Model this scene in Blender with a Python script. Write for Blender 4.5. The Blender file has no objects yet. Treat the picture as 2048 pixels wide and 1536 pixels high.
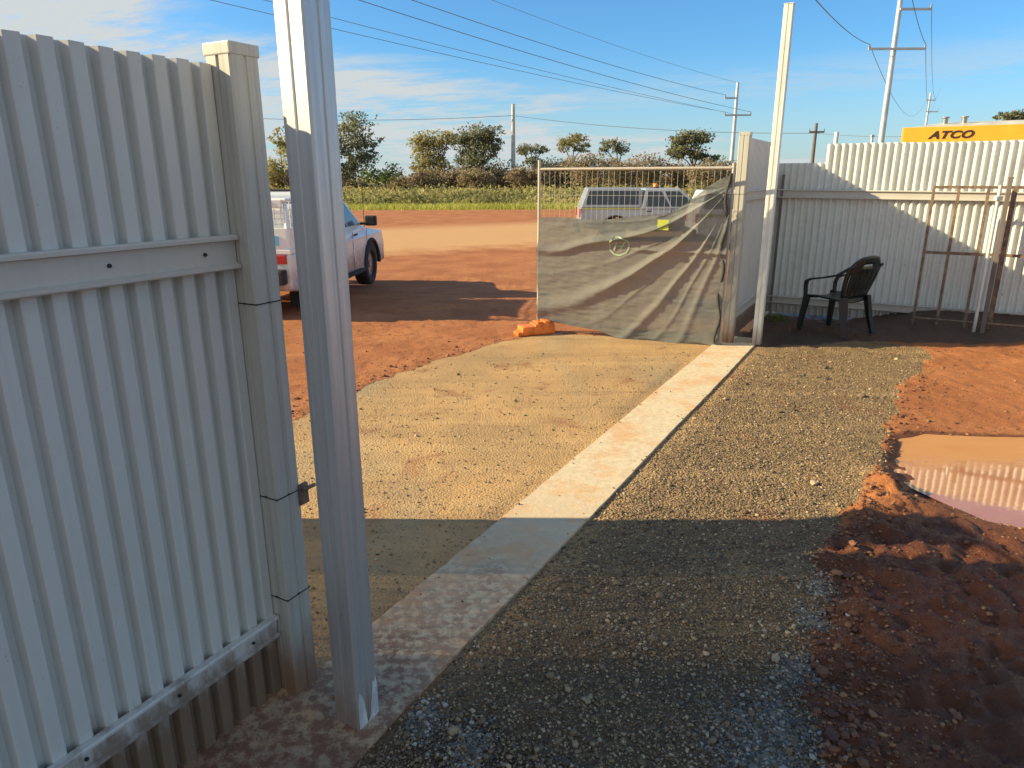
import bpy, bmesh, math, random
import numpy as np
from mathutils import Vector, Matrix
R = math.radians
random.seed(7); rng = np.random.default_rng(11)
sc = bpy.context.scene
COL = sc.collection

# ---------------------------------------------------------------- camera
F_PX, PITCH, HC = 1406.0, 16.4, 1.8
cam_d = bpy.data.cameras.new('camera'); cam = bpy.data.objects.new('camera', cam_d); COL.objects.link(cam)
cam_d.sensor_width = 36; cam_d.lens = 36*F_PX/2048
cam.location = (0, 0, HC); cam.rotation_euler = (Matrix.Rotation(R(90-PITCH), 3, 'X') @ Matrix.Rotation(R(-0.17), 3, 'Z')).to_euler()
cam_d.clip_start = 0.05; cam_d.clip_end = 6000
sc.camera = cam
# ---------------------------------------------------------------- light
SUN_EL, SUN_AZ_TRAVEL = 25.0, -1.0          # light travels towards +X
sv = Vector((-math.cos(R(SUN_AZ_TRAVEL))*math.cos(R(SUN_EL)), -math.sin(R(SUN_AZ_TRAVEL))*math.cos(R(SUN_EL)), math.sin(R(SUN_EL))))
sd = bpy.data.lights.new('sun', 'SUN'); so = bpy.data.objects.new('sun', sd); COL.objects.link(so)
sd.energy = 5.0; sd.angle = R(0.55); sd.color = (1.0, 0.83, 0.50)
so.rotation_euler = sv.to_track_quat('Z', 'Y').to_euler(); so.location = (-20, 0, 15)
w = bpy.data.worlds.new('World'); sc.world = w; w.use_nodes = True
nt = w.node_tree; nt.nodes.clear()
def nn(nt, t, **k):
    n = nt.nodes.new(t)
    for a, b in k.items(): setattr(n, a, b)
    return n
sky = nn(nt, 'ShaderNodeTexSky', sky_type='NISHITA', sun_disc=False)
sky.sun_elevation = R(SUN_EL); sky.sun_rotation = R(-90)
sky.air_density = 1.0; sky.dust_density = 0.6; sky.ozone_density = 2.2
bg = nn(nt, 'ShaderNodeBackground'); bg.inputs['Strength'].default_value = 0.088
wo = nn(nt, 'ShaderNodeOutputWorld')
tc = nn(nt, 'ShaderNodeTexCoord'); sep = nn(nt, 'ShaderNodeSeparateXYZ')
L = nt.links.new
L(tc.outputs['Generated'], sep.inputs[0])
def mth(nt, op, a, b=None, c=None, clamp=False):
    n = nn(nt, 'ShaderNodeMath', operation=op, use_clamp=clamp)
    for i, v in enumerate((a, b, c)):
        if v is None: continue
        if isinstance(v, (int, float)): n.inputs[i].default_value = v
        else: nt.links.new(v, n.inputs[i])
    return n.outputs[0]
def sstep(nt, v, a, b):
    n = nn(nt, 'ShaderNodeMapRange', interpolation_type='SMOOTHSTEP')
    nt.links.new(v, n.inputs[0]); n.inputs[1].default_value = a; n.inputs[2].default_value = b
    return n.outputs[0]
X, Y, Z = sep.outputs
zz = mth(nt, 'ADD', mth(nt, 'MAXIMUM', Z, 0.0), 0.10)
px = mth(nt, 'DIVIDE', X, zz); py = mth(nt, 'DIVIDE', Y, zz)
cmb = nn(nt, 'ShaderNodeCombineXYZ')
# rotate the layer so streaks run up to the right
L(mth(nt, 'ADD', mth(nt, 'MULTIPLY', px, 0.42), mth(nt, 'MULTIPLY', py, -0.10)), cmb.inputs[0])
L(mth(nt, 'ADD', mth(nt, 'MULTIPLY', px, 0.25), mth(nt, 'MULTIPLY', py, 0.9)), cmb.inputs[1])
n1 = nn(nt, 'ShaderNodeTexNoise'); n1.inputs['Scale'].default_value = 1.5; n1.inputs['Detail'].default_value = 9; n1.inputs['Roughness'].default_value = 0.62; n1.inputs['Distortion'].default_value = 0.5
L(cmb.outputs[0], n1.inputs['Vector'])
n2 = nn(nt, 'ShaderNodeTexNoise'); n2.inputs['Scale'].default_value = 8.0; n2.inputs['Detail'].default_value = 6; n2.inputs['Roughness'].default_value = 0.7
L(cmb.outputs[0], n2.inputs['Vector'])
az = mth(nt, 'ARCTAN2', X, Y)              # 0 ahead, negative left
el = mth(nt, 'ARCSINE', Z)
# a bank of cloud whose top falls from left to right
banktop = mth(nt, 'ADD', mth(nt, 'MULTIPLY', az, -0.22), 0.100)
bank = sstep(nt, mth(nt, 'ADD', mth(nt, 'SUBTRACT', banktop, el), mth(nt, 'MULTIPLY', mth(nt, 'SUBTRACT', n1.outputs[0], 0.5), 0.16)), -0.022, 0.03)
tex = sstep(nt, mth(nt, 'ADD', mth(nt, 'MULTIPLY', n1.outputs[0], 0.55), mth(nt, 'MULTIPLY', n2.outputs[0], 0.45)), 0.38, 0.56)
c1 = mth(nt, 'MULTIPLY', bank, mth(nt, 'ADD', mth(nt, 'MULTIPLY', tex, 0.80), 0.22))
# thin streaks low on the right
wv = mth(nt, 'ADD', el, mth(nt, 'MULTIPLY', az, -0.06))
streak = mth(nt, 'MULTIPLY', sstep(nt, wv, 0.055, 0.085), mth(nt, 'SUBTRACT', 1.0, sstep(nt, wv, 0.088, 0.13)))
c2 = mth(nt, 'MULTIPLY', mth(nt, 'MULTIPLY', streak, tex), 0.38)
hz = mth(nt, 'MULTIPLY', mth(nt, 'SUBTRACT', 1.0, sstep(nt, el, -0.04, 0.17)), 0.62)
back = mth(nt, 'MULTIPLY', sstep(nt, mth(nt, 'MULTIPLY', Y, -1.0), -0.1, 0.5), mth(nt, 'MULTIPLY', tex, 0.8))  # unseen clouds behind the camera, added to neutralise the ambient light
cl = mth(nt, 'MAXIMUM', mth(nt, 'MAXIMUM', mth(nt, 'MAXIMUM', c1, c2), hz), back, clamp=True)
mixc = nn(nt, 'ShaderNodeMix', data_type='RGBA')
L(cl, mixc.inputs[0]); mixc.inputs[7].default_value = (3.9, 4.2, 4.3, 1)
tint = nn(nt, 'ShaderNodeMix', data_type='RGBA', blend_type='MULTIPLY'); tint.inputs[0].default_value = 1
tint.inputs[7].default_value = (0.46, 0.84, 1.12, 1)
L(sky.outputs[0], tint.inputs[6]); L(tint.outputs[2], mixc.inputs[6])
L(mixc.outputs[2], bg.inputs['Color']); L(bg.outputs[0], wo.inputs[0])
sc.view_settings.view_transform = 'Standard'; sc.view_settings.look = 'None'
sc.view_settings.gamma = 1; sc.view_settings.exposure = 0.90
sc.render.engine = 'CYCLES'
sc.cycles.transparent_max_bounces = 24

# ---------------------------------------------------------------- helpers
_c, _s = math.cos(R(PITCH)), math.sin(R(PITCH))
def ray(u, v):
    dx, dy = u-1024, v-768
    return np.array([dx, F_PX*_c-dy*_s, -(F_PX*_s+dy*_c)])
def gp(u, v, z=0.0):
    r = ray(u, v); return (r[:2]*(z-HC)/r[2])
def at(u, v, Yd):
    r = ray(u, v); k = Yd/r[1]; return Vector((r[0]*k, Yd, HC+r[2]*k))
ANG = R(29.0)
D = Vector((math.sin(ANG), math.cos(ANG), 0)); N = Vector((math.cos(ANG), -math.sin(ANG), 0))
def P(t, w_, z=0.0): return D*t + N*w_ + Vector((0, 0, z))

def tag(o, label=None, cat=None, group=None, kind=None):
    if label: o['label'] = label
    if cat: o['category'] = cat
    if group: o['group'] = group
    if kind: o['kind'] = kind
    return o
def empty(name, loc, label, cat, group=None, rz=0.0):
    o = bpy.data.objects.new(name, None); COL.objects.link(o); o.empty_display_size = 0.2
    o.location = loc; o.rotation_euler = (0, 0, rz)
    return tag(o, label, cat, group)
class MB:
    """collects shapes; build() links them as one mesh"""
    def __init__(s): s.v = []; s.f = []; s.sm = []
    def add(s, vs, fs, smooth=False):
        b = len(s.v); s.v += [tuple(v) for v in vs]; s.f += [tuple(b+i for i in f) for f in fs]; s.sm += [smooth]*len(fs); return s
    def box(s, c, size, rz=0.0, M=None, bev=0.0):
        if M is None: M = Matrix.Translation(c) @ Matrix.Rotation(rz, 4, 'Z')
        bm = bmesh.new(); bmesh.ops.create_cube(bm, size=1.0)
        bmesh.ops.scale(bm, vec=size, verts=bm.verts)
        if bev > 0: bmesh.ops.bevel(bm, geom=bm.edges[:], offset=bev, segments=2, affect='EDGES', profile=0.6)
        bm.verts.ensure_lookup_table()
        s.add([M @ v.co for v in bm.verts], [[v.index for v in f.verts] for f in bm.faces]); bm.free(); return s
    def tube(s, pts, r, seg=8, cap=True, smooth=True):
        pts = [Vector(p) for p in pts]; rs = r if isinstance(r, (list, tuple)) else [r]*len(pts)
        rings = []; up = None
        for i, p in enumerate(pts):
            t = (pts[min(i+1, len(pts)-1)]-pts[max(i-1, 0)]).normalized()
            if up is None:
                a = Vector((0, 0, 1)) if abs(t.z) < 0.9 else Vector((0, 1, 0)); up = (a-t*a.dot(t)).normalized()
            else: up = (up-t*up.dot(t)).normalized()
            b = t.cross(up)
            rings.append([p+(up*math.cos(2*math.pi*k/seg)+b*math.sin(2*math.pi*k/seg))*rs[i] for k in range(seg)])
        vs = [v for rg in rings for v in rg]; fs = []
        for i in range(len(rings)-1):
            for k in range(seg):
                fs.append((i*seg+k, i*seg+(k+1) % seg, (i+1)*seg+(k+1) % seg, (i+1)*seg+k))
        s.add(vs, fs, smooth)
        if cap: s.add(rings[0], [tuple(reversed(range(seg)))]); s.add(rings[-1], [tuple(range(seg))])
        return s
    def sweep(s, prof, a, b, ux, uz, closed=True, cap=True, smooth=False):
        """2-D profile (x along ux, z along uz) extruded from a to b"""
        a, b, ux, uz = Vector(a), Vector(b), Vector(ux), Vector(uz); n = len(prof)
        vs = [a+ux*p[0]+uz*p[1] for p in prof]+[b+ux*p[0]+uz*p[1] for p in prof]
        fs = [(i, (i+1) % n, n+(i+1) % n, n+i) for i in range(n if closed else n-1)]
        if closed and cap: fs += [tuple(reversed(range(n))), tuple(range(n, 2*n))]
        return s.add(vs, fs, smooth)
    def build(s, name, mat, parent=None, local=True, bevel=0):
        me = bpy.data.meshes.new(name); me.from_pydata(s.v, [], s.f)
        me.polygons.foreach_set('use_smooth', s.sm)
        bm = bmesh.new(); bm.from_mesh(me); bmesh.ops.recalc_face_normals(bm, faces=bm.faces); bm.to_mesh(me); bm.free()
        me.materials.append(mat); o = bpy.data.objects.new(name, me); COL.objects.link(o)
        if parent is not None:
            o.parent = parent
        if bevel:
            m = o.modifiers.new('bevel', 'BEVEL'); m.width = bevel; m.segments = 2; m.limit_method = 'ANGLE'
        return o
def np_mesh(name, V, Fc, mat, parent=None, smooth=False, attrs=None):
    V = np.asarray(V, np.float32); Fc = np.asarray(Fc, np.int32); k = Fc.shape[1]
    me = bpy.data.meshes.new(name); me.vertices.add(len(V)); me.vertices.foreach_set('co', V.ravel())
    me.loops.add(Fc.size); me.loops.foreach_set('vertex_index', Fc.ravel())
    me.polygons.add(len(Fc)); me.polygons.foreach_set('loop_start', np.arange(0, Fc.size, k, dtype=np.int32))
    me.polygons.foreach_set('loop_total', np.full(len(Fc), k, np.int32))
    me.polygons.foreach_set('use_smooth', np.full(len(Fc), smooth))
    me.update(calc_edges=True)
    for n_, a in (attrs or {}).items():
        at_ = me.attributes.new(n_, 'FLOAT', 'POINT'); at_.data.foreach_set('value', np.asarray(a, np.float32))
    me.materials.append(mat); o = bpy.data.objects.new(name, me); COL.objects.link(o)
    if parent is not None: o.parent = parent
    return o

# ---------------------------------------------------------------- materials
class Mat:
    def __init__(s, name, base=(0.5, 0.5, 0.5), rough=0.6, metal=0.0, spec=0.5):
        s.m = bpy.data.materials.new(name); s.m.use_nodes = True; s.nt = s.m.node_tree
        s.b = s.nt.nodes['Principled BSDF']; s.set('Base Color', (*base, 1)); s.set('Roughness', rough); s.set('Metallic', metal)
        s.set('Specular IOR Level', spec)
    def set(s, k, v):
        if hasattr(v, 'is_linked') or isinstance(v, bpy.types.NodeSocket): s.nt.links.new(v, s.b.inputs[k])
        else: s.b.inputs[k].default_value = v
    def geo(s): return nn(s.nt, 'ShaderNodeNewGeometry').outputs['Position']
    def obj(s): return nn(s.nt, 'ShaderNodeTexCoord').outputs['Object']
    def map(s, vec, scale=(1, 1, 1), rot=(0, 0, 0)):
        n = nn(s.nt, 'ShaderNodeMapping'); s.nt.links.new(vec, n.inputs[0]); n.inputs['Scale'].default_value = scale; n.inputs['Rotation'].default_value = rot; return n.outputs[0]
    def noise(s, vec, sc_=5, det=4, rough=0.55, dist=0.0):
        n = nn(s.nt, 'ShaderNodeTexNoise'); s.nt.links.new(vec, n.inputs['Vector'])
        n.inputs['Scale'].default_value = sc_; n.inputs['Detail'].default_value = det; n.inputs['Roughness'].default_value = rough; n.inputs['Distortion'].default_value = dist
        return n.outputs[0]
    def vor(s, vec, sc_=5, feat='F1', out='Distance'):
        n = nn(s.nt, 'ShaderNodeTexVoronoi', feature=feat); s.nt.links.new(vec, n.inputs['Vector']); n.inputs['Scale'].default_value = sc_; return n.outputs[out]
    def xyz(s, v):
        n = nn(s.nt, 'ShaderNodeSeparateXYZ'); s.nt.links.new(v, n.inputs[0]); return n.outputs
    def math(s, op, a, b=None, c=None, clamp=False): return mth(s.nt, op, a, b, c, clamp)
    def ss(s, v, a, b): return sstep(s.nt, v, a, b)
    def mix(s, f, a, b, mode='MIX'):
        n = nn(s.nt, 'ShaderNodeMix', data_type='RGBA', blend_type=mode)
        for i, v in ((0, f), (6, a), (7, b)):
            if isinstance(v, bpy.types.NodeSocket): s.nt.links.new(v, n.inputs[i])
            elif i == 0: n.inputs[0].default_value = v
            else: n.inputs[i].default_value = (*v, 1)
        return n.outputs[2]
    def bump(s, h, strength=0.3, dist=0.01):
        n = nn(s.nt, 'ShaderNodeBump'); s.nt.links.new(h, n.inputs['Height']); n.inputs['Strength'].default_value = strength; n.inputs['Distance'].default_value = dist
        s.nt.links.new(n.outputs[0], s.b.inputs['Normal'])
    def attr(s, name):
        n = nn(s.nt, 'ShaderNodeAttribute', attribute_name=name); return n.outputs['Fac']

def steel_paint(name, base, dirt_top=0.5, dirt_lo=0.02, dirt=(0.22, 0.11, 0.06), rough=0.42, streak=0.12, splash=0.9):
    m = Mat(name, base, rough); p = m.geo(); z = m.xyz(p)[2]
    st = m.noise(m.map(p, (60, 60, 1.2)), 1.0, 4)
    bl = m.noise(p, 3.0, 5, 0.65)
    c = m.mix(m.math('MULTIPLY', m.ss(st, 0.45, 0.75), streak), base, tuple(x*0.62 for x in base))
    c = m.mix(m.math('MULTIPLY', m.ss(bl, 0.4, 0.75), 0.22), c, (0.42, 0.36, 0.28))
    n3 = m.noise(m.map(p, (14, 14, 5)), 1.0, 6, 0.7)
    edge = m.math('ADD', z, m.math('MULTIPLY', m.math('SUBTRACT', n3, 0.5), dirt_top*0.9))
    f = m.math('MULTIPLY', m.math('SUBTRACT', 1.0, m.ss(edge, dirt_lo, dirt_top)), splash)
    c = m.mix(f, c, dirt)
    sp = m.noise(p, 90, 3, 0.6)
    c = m.mix(m.math('MULTIPLY', m.ss(sp, 0.66, 0.74), 0.35), c, (0.3, 0.17, 0.1))
    mk = m.vor(m.map(p, (3.5, 3.5, 2.0)), 1.0); c = m.mix(m.math('MULTIPLY', m.math('SUBTRACT', 1.0, m.ss(mk, 0.012, 0.03)), 0.7), c, (0.07, 0.07, 0.06))
    m.set('Base Color', c); m.set('Roughness', m.math('ADD', m.math('MULTIPLY', bl, 0.25), rough-0.1)); m.bump(st, 0.05, 0.002)
    return m.m
def galv(name, base=(0.64, 0.63, 0.60), metal=0.65, rough=0.42, low=0.28):
    m = Mat(name, base, rough, metal); p = m.geo(); z = m.xyz(p)[2]
    st = m.noise(m.map(p, (45, 45, 0.8)), 1.0, 6, 0.7); sp = m.vor(p, 60, out='Color')
    bl = m.noise(m.map(p, (3, 3, 1.2)), 1.5, 5, 0.6)
    c = m.mix(m.math('MULTIPLY', m.ss(st, 0.40, 0.72), 0.55), base, tuple(x*0.55 for x in base))
    c = m.mix(m.math('MULTIPLY', sp, 0.10), c, (0.8, 0.82, 0.84))
    c = m.mix(m.math('MULTIPLY', m.ss(bl, 0.5, 0.8), 0.35), c, (0.40, 0.36, 0.30))
    n3 = m.noise(m.map(p, (20, 20, 9)), 1.0, 5, 0.7)
    zz_ = m.math('ADD', z, m.math('MULTIPLY', m.math('SUBTRACT', n3, 0.5), 0.22))
    f = m.math('MULTIPLY', m.math('SUBTRACT', 1.0, m.ss(zz_, 0.02, low)), 0.75)
    c = m.mix(f, c, (0.26, 0.15, 0.09))
    m.set('Base Color', c); m.set('Metallic', m.math('MULTIPLY', m.math('SUBTRACT', 1.0, f), metal))
    m.set('Roughness', m.math('ADD', m.math('MULTIPLY', st, 0.3), rough-0.1)); m.bump(st, 0.08, 0.002)
    return m.m
M = {}
M['sheet'] = steel_paint('fence_sheet_paint', (0.61, 0.61, 0.56), dirt_top=0.36, dirt_lo=0.17, dirt=(0.17, 0.10, 0.055), splash=0.93)
M['sheet_back'] = steel_paint('back_sheet_paint', (0.73, 0.74, 0.67), dirt_top=0.3, splash=0.5)
M['rail'] = steel_paint('rail_paint', (0.56, 0.53, 0.46), dirt_top=0.36, splash=0.35)
M['rail_low'] = steel_paint('low_rail_paint', (0.60, 0.60, 0.56), dirt_top=0.345, dirt_lo=0.24, dirt=(0.20, 0.13, 0.08), splash=0.85)
M['post'] = steel_paint('cream_post_paint', (0.50, 0.485, 0.42), dirt_top=0.35, streak=0.7, dirt=(0.24, 0.12, 0.06))
M['galv'] = galv('galvanised_steel'); M['galv_pale'] = galv('galvanised_steel_pale', (0.74, 0.77, 0.72), 0.3, 0.5)
M['galv_dusty'] = galv('dusty_galvanised', (0.50, 0.45, 0.36), 0.25, 0.6)
M['dark'] = Mat('dark_gap', (0.03, 0.03, 0.03), 0.8).m
def rust():
    m = Mat('rusty_steel', (0.2, 0.1, 0.06), 0.8); p = m.geo(); a = m.noise(p, 14, 6, 0.7); b = m.noise(p, 60, 3)
    c = m.mix(m.ss(a, 0.35, 0.65), (0.11, 0.075, 0.055), (0.27, 0.17, 0.11)); c = m.mix(m.math('MULTIPLY', m.ss(b, 0.5, 0.7), 0.4), c, (0.36, 0.28, 0.2))
    m.set('Base Color', c); m.bump(b, 0.3, 0.003); return m.m
M['rust'] = rust()
def plain(name, base, rough=0.5, metal=0.0, var=0.15, sc_=8, spec=0.5):
    m = Mat(name, base, rough, metal, spec); p = m.obj(); a = m.noise(p, sc_, 5, 0.6)
    m.set('Base Color', m.mix(m.math('MULTIPLY', m.ss(a, 0.35, 0.7), 1.0), tuple(x*(1-var) for x in base), tuple(min(1, x*(1+var)) for x in base)))
    m.set('Roughness', m.math('ADD', m.math('MULTIPLY', a, 0.2), rough-0.1)); return m.m
M['chair'] = plain('dark_green_plastic', (0.014, 0.02, 0.02), 0.38)
M['chair_dusty'] = plain('dusty_chair_leg', (0.035, 0.025, 0.02), 0.6)
M['orange'] = plain('orange_plastic', (0.85, 0.20, 0.03), 0.5, var=0.25, sc_=12)
M['black'] = plain('black_rubber', (0.022, 0.022, 0.024), 0.75)
M['rim'] = plain('steel_rim', (0.35, 0.33, 0.31), 0.4, 0.6)
M['glass'] = Mat('tinted_glass', (0.02, 0.03, 0.04), 0.05, 0.0, 0.8).m
M['glass_pale'] = Mat('sky_lit_glass', (0.10, 0.17, 0.22), 0.06, 0.0, 0.9).m
M['red_lens'] = Mat('red_lens', (0.45, 0.03, 0.03), 0.2).m
M['amber'] = Mat('amber_lens', (0.85, 0.22, 0.03), 0.25).m
M['hivis'] = Mat('yellow_tape', (0.50, 0.54, 0.07), 0.6).m
M['blue_tape'] = Mat('blue_panel', (0.10, 0.45, 0.66), 0.5).m
M['yellow'] = plain('yellow_paint', (0.86, 0.40, 0.03), 0.5, var=0.06, sc_=2)
M['roofpale'] = plain('pale_roof_sheet', (0.62, 0.58, 0.45), 0.5, sc_=3)
M['ink'] = Mat('black_lettering', (0.03, 0.02, 0.015), 0.6).m
M['concpole'] = plain('concrete_pole', (0.50, 0.50, 0.47), 0.8, sc_=2)
M['steelpole'] = plain('steel_pole', (0.50, 0.54, 0.56), 0.45, 0.35, sc_=1)
M['woodpole'] = plain('timber_pole', (0.17, 0.14, 0.12), 0.9, sc_=2)
M['wire'] = Mat('aluminium_wire', (0.16, 0.19, 0.23), 0.6).m
M['insul'] = Mat('insulator', (0.2, 0.18, 0.17), 0.4).m
def carpaint(name, base, dirtline=0.75):
    m = Mat(name, base, 0.3); m.set('Coat Weight', 0.4); p = m.obj(); z = m.xyz(p)[2]; a = m.noise(p, 5, 6, 0.7); b = m.noise(p, 22, 4, 0.7)
    e = m.math('ADD', z, m.math('MULTIPLY', m.math('SUBTRACT', a, 0.5), 0.8))
    f = m.math('MULTIPLY', m.math('SUBTRACT', 1.0, m.ss(e, dirtline-0.25, dirtline+0.2)), m.math('ADD', m.math('MULTIPLY', b, 0.5), 0.5))
    m.set('Base Color', m.mix(f, base, (0.25, 0.115, 0.075))); m.set('Roughness', m.math('ADD', m.math('MULTIPLY', f, 0.5), 0.28)); return m.m
M['white_car'] = carpaint('dusty_white_paint', (0.74, 0.75, 0.75), 0.66); M['white_tray'] = carpaint('white_tray_paint', (0.8, 0.8, 0.78), 0.5)
M['silver_car'] = carpaint('dusty_silver_paint', (0.33, 0.36, 0.39), 0.5)
def leafmat(name, c1, c2, c3, transl=0.5):
    m = Mat(name, c1, 0.65, 0, 0.25); t = m.attr('tint'); p = m.geo(); a = m.noise(p, 0.6, 3)
    c = m.mix(m.ss(t, 0.0, 0.55), c1, c2); c = m.mix(m.ss(t, 0.6, 1.0), c, c3); c = m.mix(m.math('MULTIPLY', a, 0.35), c, c1)
    m.set('Base Color', c)
    tr = nn(m.nt, 'ShaderNodeBsdfTranslucent'); m.nt.links.new(c, tr.inputs[0]); mx = nn(m.nt, 'ShaderNodeMixShader'); mx.inputs[0].default_value = transl
    m.nt.links.new(m.b.outputs[0], mx.inputs[1]); m.nt.links.new(tr.outputs[0], mx.inputs[2]); m.nt.links.new(mx.outputs[0], m.nt.nodes['Material Output'].inputs[0]); return m.m
M['leaf_olive'] = leafmat('olive_leaves', (0.22, 0.20, 0.085), (0.38, 0.34, 0.14), (0.55, 0.48, 0.20))
M['leaf_dark'] = leafmat('dark_green_leaves', (0.12, 0.125, 0.075), (0.26, 0.26, 0.145), (0.46, 0.43, 0.22))
M['leaf_brown'] = leafmat('brown_dry_leaves', (0.22, 0.175, 0.11), (0.38, 0.30, 0.185), (0.54, 0.45, 0.27))
M['leaf_green'] = leafmat('fresh_green_leaves', (0.09, 0.14, 0.035), (0.18, 0.24, 0.06), (0.28, 0.33, 0.09))
M['scrub'] = leafmat('saltbush_scrub', (0.13, 0.13, 0.05), (0.36, 0.32, 0.12), (0.60, 0.50, 0.20))
M['grass'] = leafmat('bright_grass', (0.40, 0.39, 0.08), (0.62, 0.58, 0.14), (0.72, 0.62, 0.24))
M['bark'] = plain('pale_bark', (0.22, 0.18, 0.14), 0.9, sc_=1)

# ---------------------------------------------------------------- ground
def vnoise(x, y, scale, seed, octs=4, gain=0.5):
    out = np.zeros_like(x, dtype=np.float64); amp = 1.0; tot = 0
    g = np.random.default_rng(seed)
    for o in range(octs):
        T = g.random((256, 256)); fx, fy = x/scale+17.3*o, y/scale+9.1*o
        ix, iy = np.floor(fx).astype(int), np.floor(fy).astype(int); tx, ty = fx-ix, fy-iy
        tx = tx*tx*(3-2*tx); ty = ty*ty*(3-2*ty); a = T[ix % 256, iy % 256]; b = T[(ix+1) % 256, iy % 256]; c = T[ix % 256, (iy+1) % 256]; d = T[(ix+1) % 256, (iy+1) % 256]
        out += amp*((a*(1-tx)+b*tx)*(1-ty)+(c*(1-tx)+d*tx)*ty-0.5); tot += amp; amp *= gain; scale *= 0.5
    return out/tot*2
def smooth(a, b, x):
    t = np.clip((x-a)/(b-a), 0, 1); return t*t*(3-2*t)
def polydist(x, y, poly):
    """signed distance, positive inside"""
    poly = np.array(poly, float); n = len(poly); best = np.full(x.shape, 1e9); inside = np.zeros(x.shape, bool)
    for i in range(n):
        x1, y1 = poly[i]; x2, y2 = poly[(i+1) % n]; dx, dy = x2-x1, y2-y1
        t = np.clip(((x-x1)*dx+(y-y1)*dy)/(dx*dx+dy*dy+1e-12), 0, 1)
        best = np.minimum(best, np.hypot(x-(x1+t*dx), y-(y1+t*dy)))
        c = ((y1 > y) != (y2 > y)) & (x < (x2-x1)*(y-y1)/(y2-y1+1e-12)+x1); inside ^= c
    return np.where(inside, best, -best)
POND = [gp(*q) for q in [(1786, 962), (1792, 878), (1850, 868), (1950, 872), (2100, 880), (2400, 890), (2400, 1000), (2300, 1140), (2060, 1058), (1980, 1038), (1900, 1010), (1830, 994)]]
gv = [gp(1060, 668), gp(900, 712), gp(735, 768), gp(590, 850), (-2.6, 5.0), (-3.2, 3.0), (-3, 1.9), (-2.0, 1.0), (-0.9, 1.5), (-0.45, 1.6), (0.0, 1.2), (0.85, 1.2), gp(1600, 1400), gp(1650, 1250), gp(1655, 1100), gp(1740, 1000), gp(1775, 900), gp(1790, 800), gp(1840, 735), gp(1850, 700), (3.6, 8.4), (2.0, 8.1), (0.9, 8.2)]
def fields(x, y):
    e1 = vnoise(x, y, 0.5, 3, 4, 0.6)
    gd = polydist(x, y, gv)+e1*0.16
    gravel = smooth(-0.10, 0.10, gd)
    pd = polydist(x, y, POND)+e1*0.05
    return gravel, pd
def height(x, y):
    gravel, pd = fields(x, y)
    near = 1-smooth(10, 22, y)
    h = vnoise(x, y, 3.0, 21, 3)*0.018*near
    # rough red mud right of the gravel, tracks in it
    mud = (1-gravel)*smooth(0.4, 1.3, x)*(1-smooth(6.0, 7.0, y))
    lump = np.abs(vnoise(x, y, 0.32, 5, 4, 0.6)); fine = vnoise(x, y, 0.07, 6, 3, 0.6)
    dry = 1-smooth(-0.16, 0.0, pd)
    h += mud*dry*((0.10-lump*0.22)*0.26+fine*0.036+np.abs(vnoise(x, y, 0.15, 55, 3, 0.6))*0.032+0.004)
    # ridge of pushed-up spoil between gravel and mud
    gd = polydist(x, y, gv); ridge = np.exp(-((gd+0.02)/0.22)**2)*smooth(1.0, 2.0, x)*(y < 7)
    h += ridge*(0.03+0.05*np.clip(vnoise(x, y, 0.16, 8, 4, 0.65), -0.4, 1))
    # gravel: fine relief
    h += gravel*near*(vnoise(x, y, 0.05, 9, 2, 0.6)*(0.002+0.006*smooth(-1.5, -1.2, x*N.x+y*N.y))+vnoise(x, y, 0.4, 10, 2)*0.006)
    # outside red dirt, tyre furrows running away to the right
    out = (1-gravel)*(1-smooth(0.2, 0.9, x))*near
    fr = vnoise((x*0.55-y*0.83)*1.0, (x*0.83+y*0.55)*0.16, 0.35, 12, 4, 0.6)
    h += out*(fr*0.020+vnoise(x, y, 0.09, 13, 3, 0.6)*0.012)
    # pond bed
    flat = smooth(2.2, 2.8, x-0.1*(y-4))*smooth(3.0, 3.6, y)*(1-smooth(6.6, 7.4, y))
    h = h*(1-0.75*flat)-flat*0.008
    h -= smooth(-0.06, 0.05, pd)*0.03
    # dirt heaped along the foot of the back fence
    tt = x*D.x+y*D.y; ww = x*N.x+y*N.y+1.6
    heap = np.exp(-((tt-10.25)/0.62)**2)*smooth(0.9, 2.2, ww)*(0.26+0.05*vnoise(x, y, 0.5, 14, 4, 0.6))
    h += heap
    h += ((tt > 7.95) & (tt < 10.3) & (ww > 0))*vnoise(x, y, 0.14, 15, 4, 0.6)*0.02
    # yard falls a little beyond the gate
    h -= 0.16*smooth(9.8, 13.5, y)
    # flatten under the concrete strip
    st = smooth(0.28, 0.20, np.abs(ww-0.07)) if False else 1-smooth(0.235, 0.34, np.abs((x*N.x+y*N.y)+1.534))
    st = st*(tt > -5)*(tt < 8.3)
    h = h*(1-st)-0.004*st
    far = smooth(60, 300, y); h += far*vnoise(x, y, 60.0, 33, 3)*0.3
    return h
def axis(lo, hi, step, far_lo, far_hi, g=1.09):
    c = list(np.arange(lo, hi, step)); s_ = step; v = hi
    while v < far_hi: c.append(v); s_ *= g; v += s_
    c.append(far_hi); s_ = step*1.2; v = lo-step; left = []
    while v > far_lo: left.append(v); s_ *= g*1.05; v -= s_
    left.append(far_lo); return np.array(left[::-1]+c)
xs = axis(-1.8, 5.0, 0.020, -3500, 3500, 1.07)
ys = axis(1.1, 4.6, 0.017, -60, 5000, 1.012)
ys2 = [ys[0]]
for v in ys[1:]:
    ys2.append(v)
ys = np.array(ys2)
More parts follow.
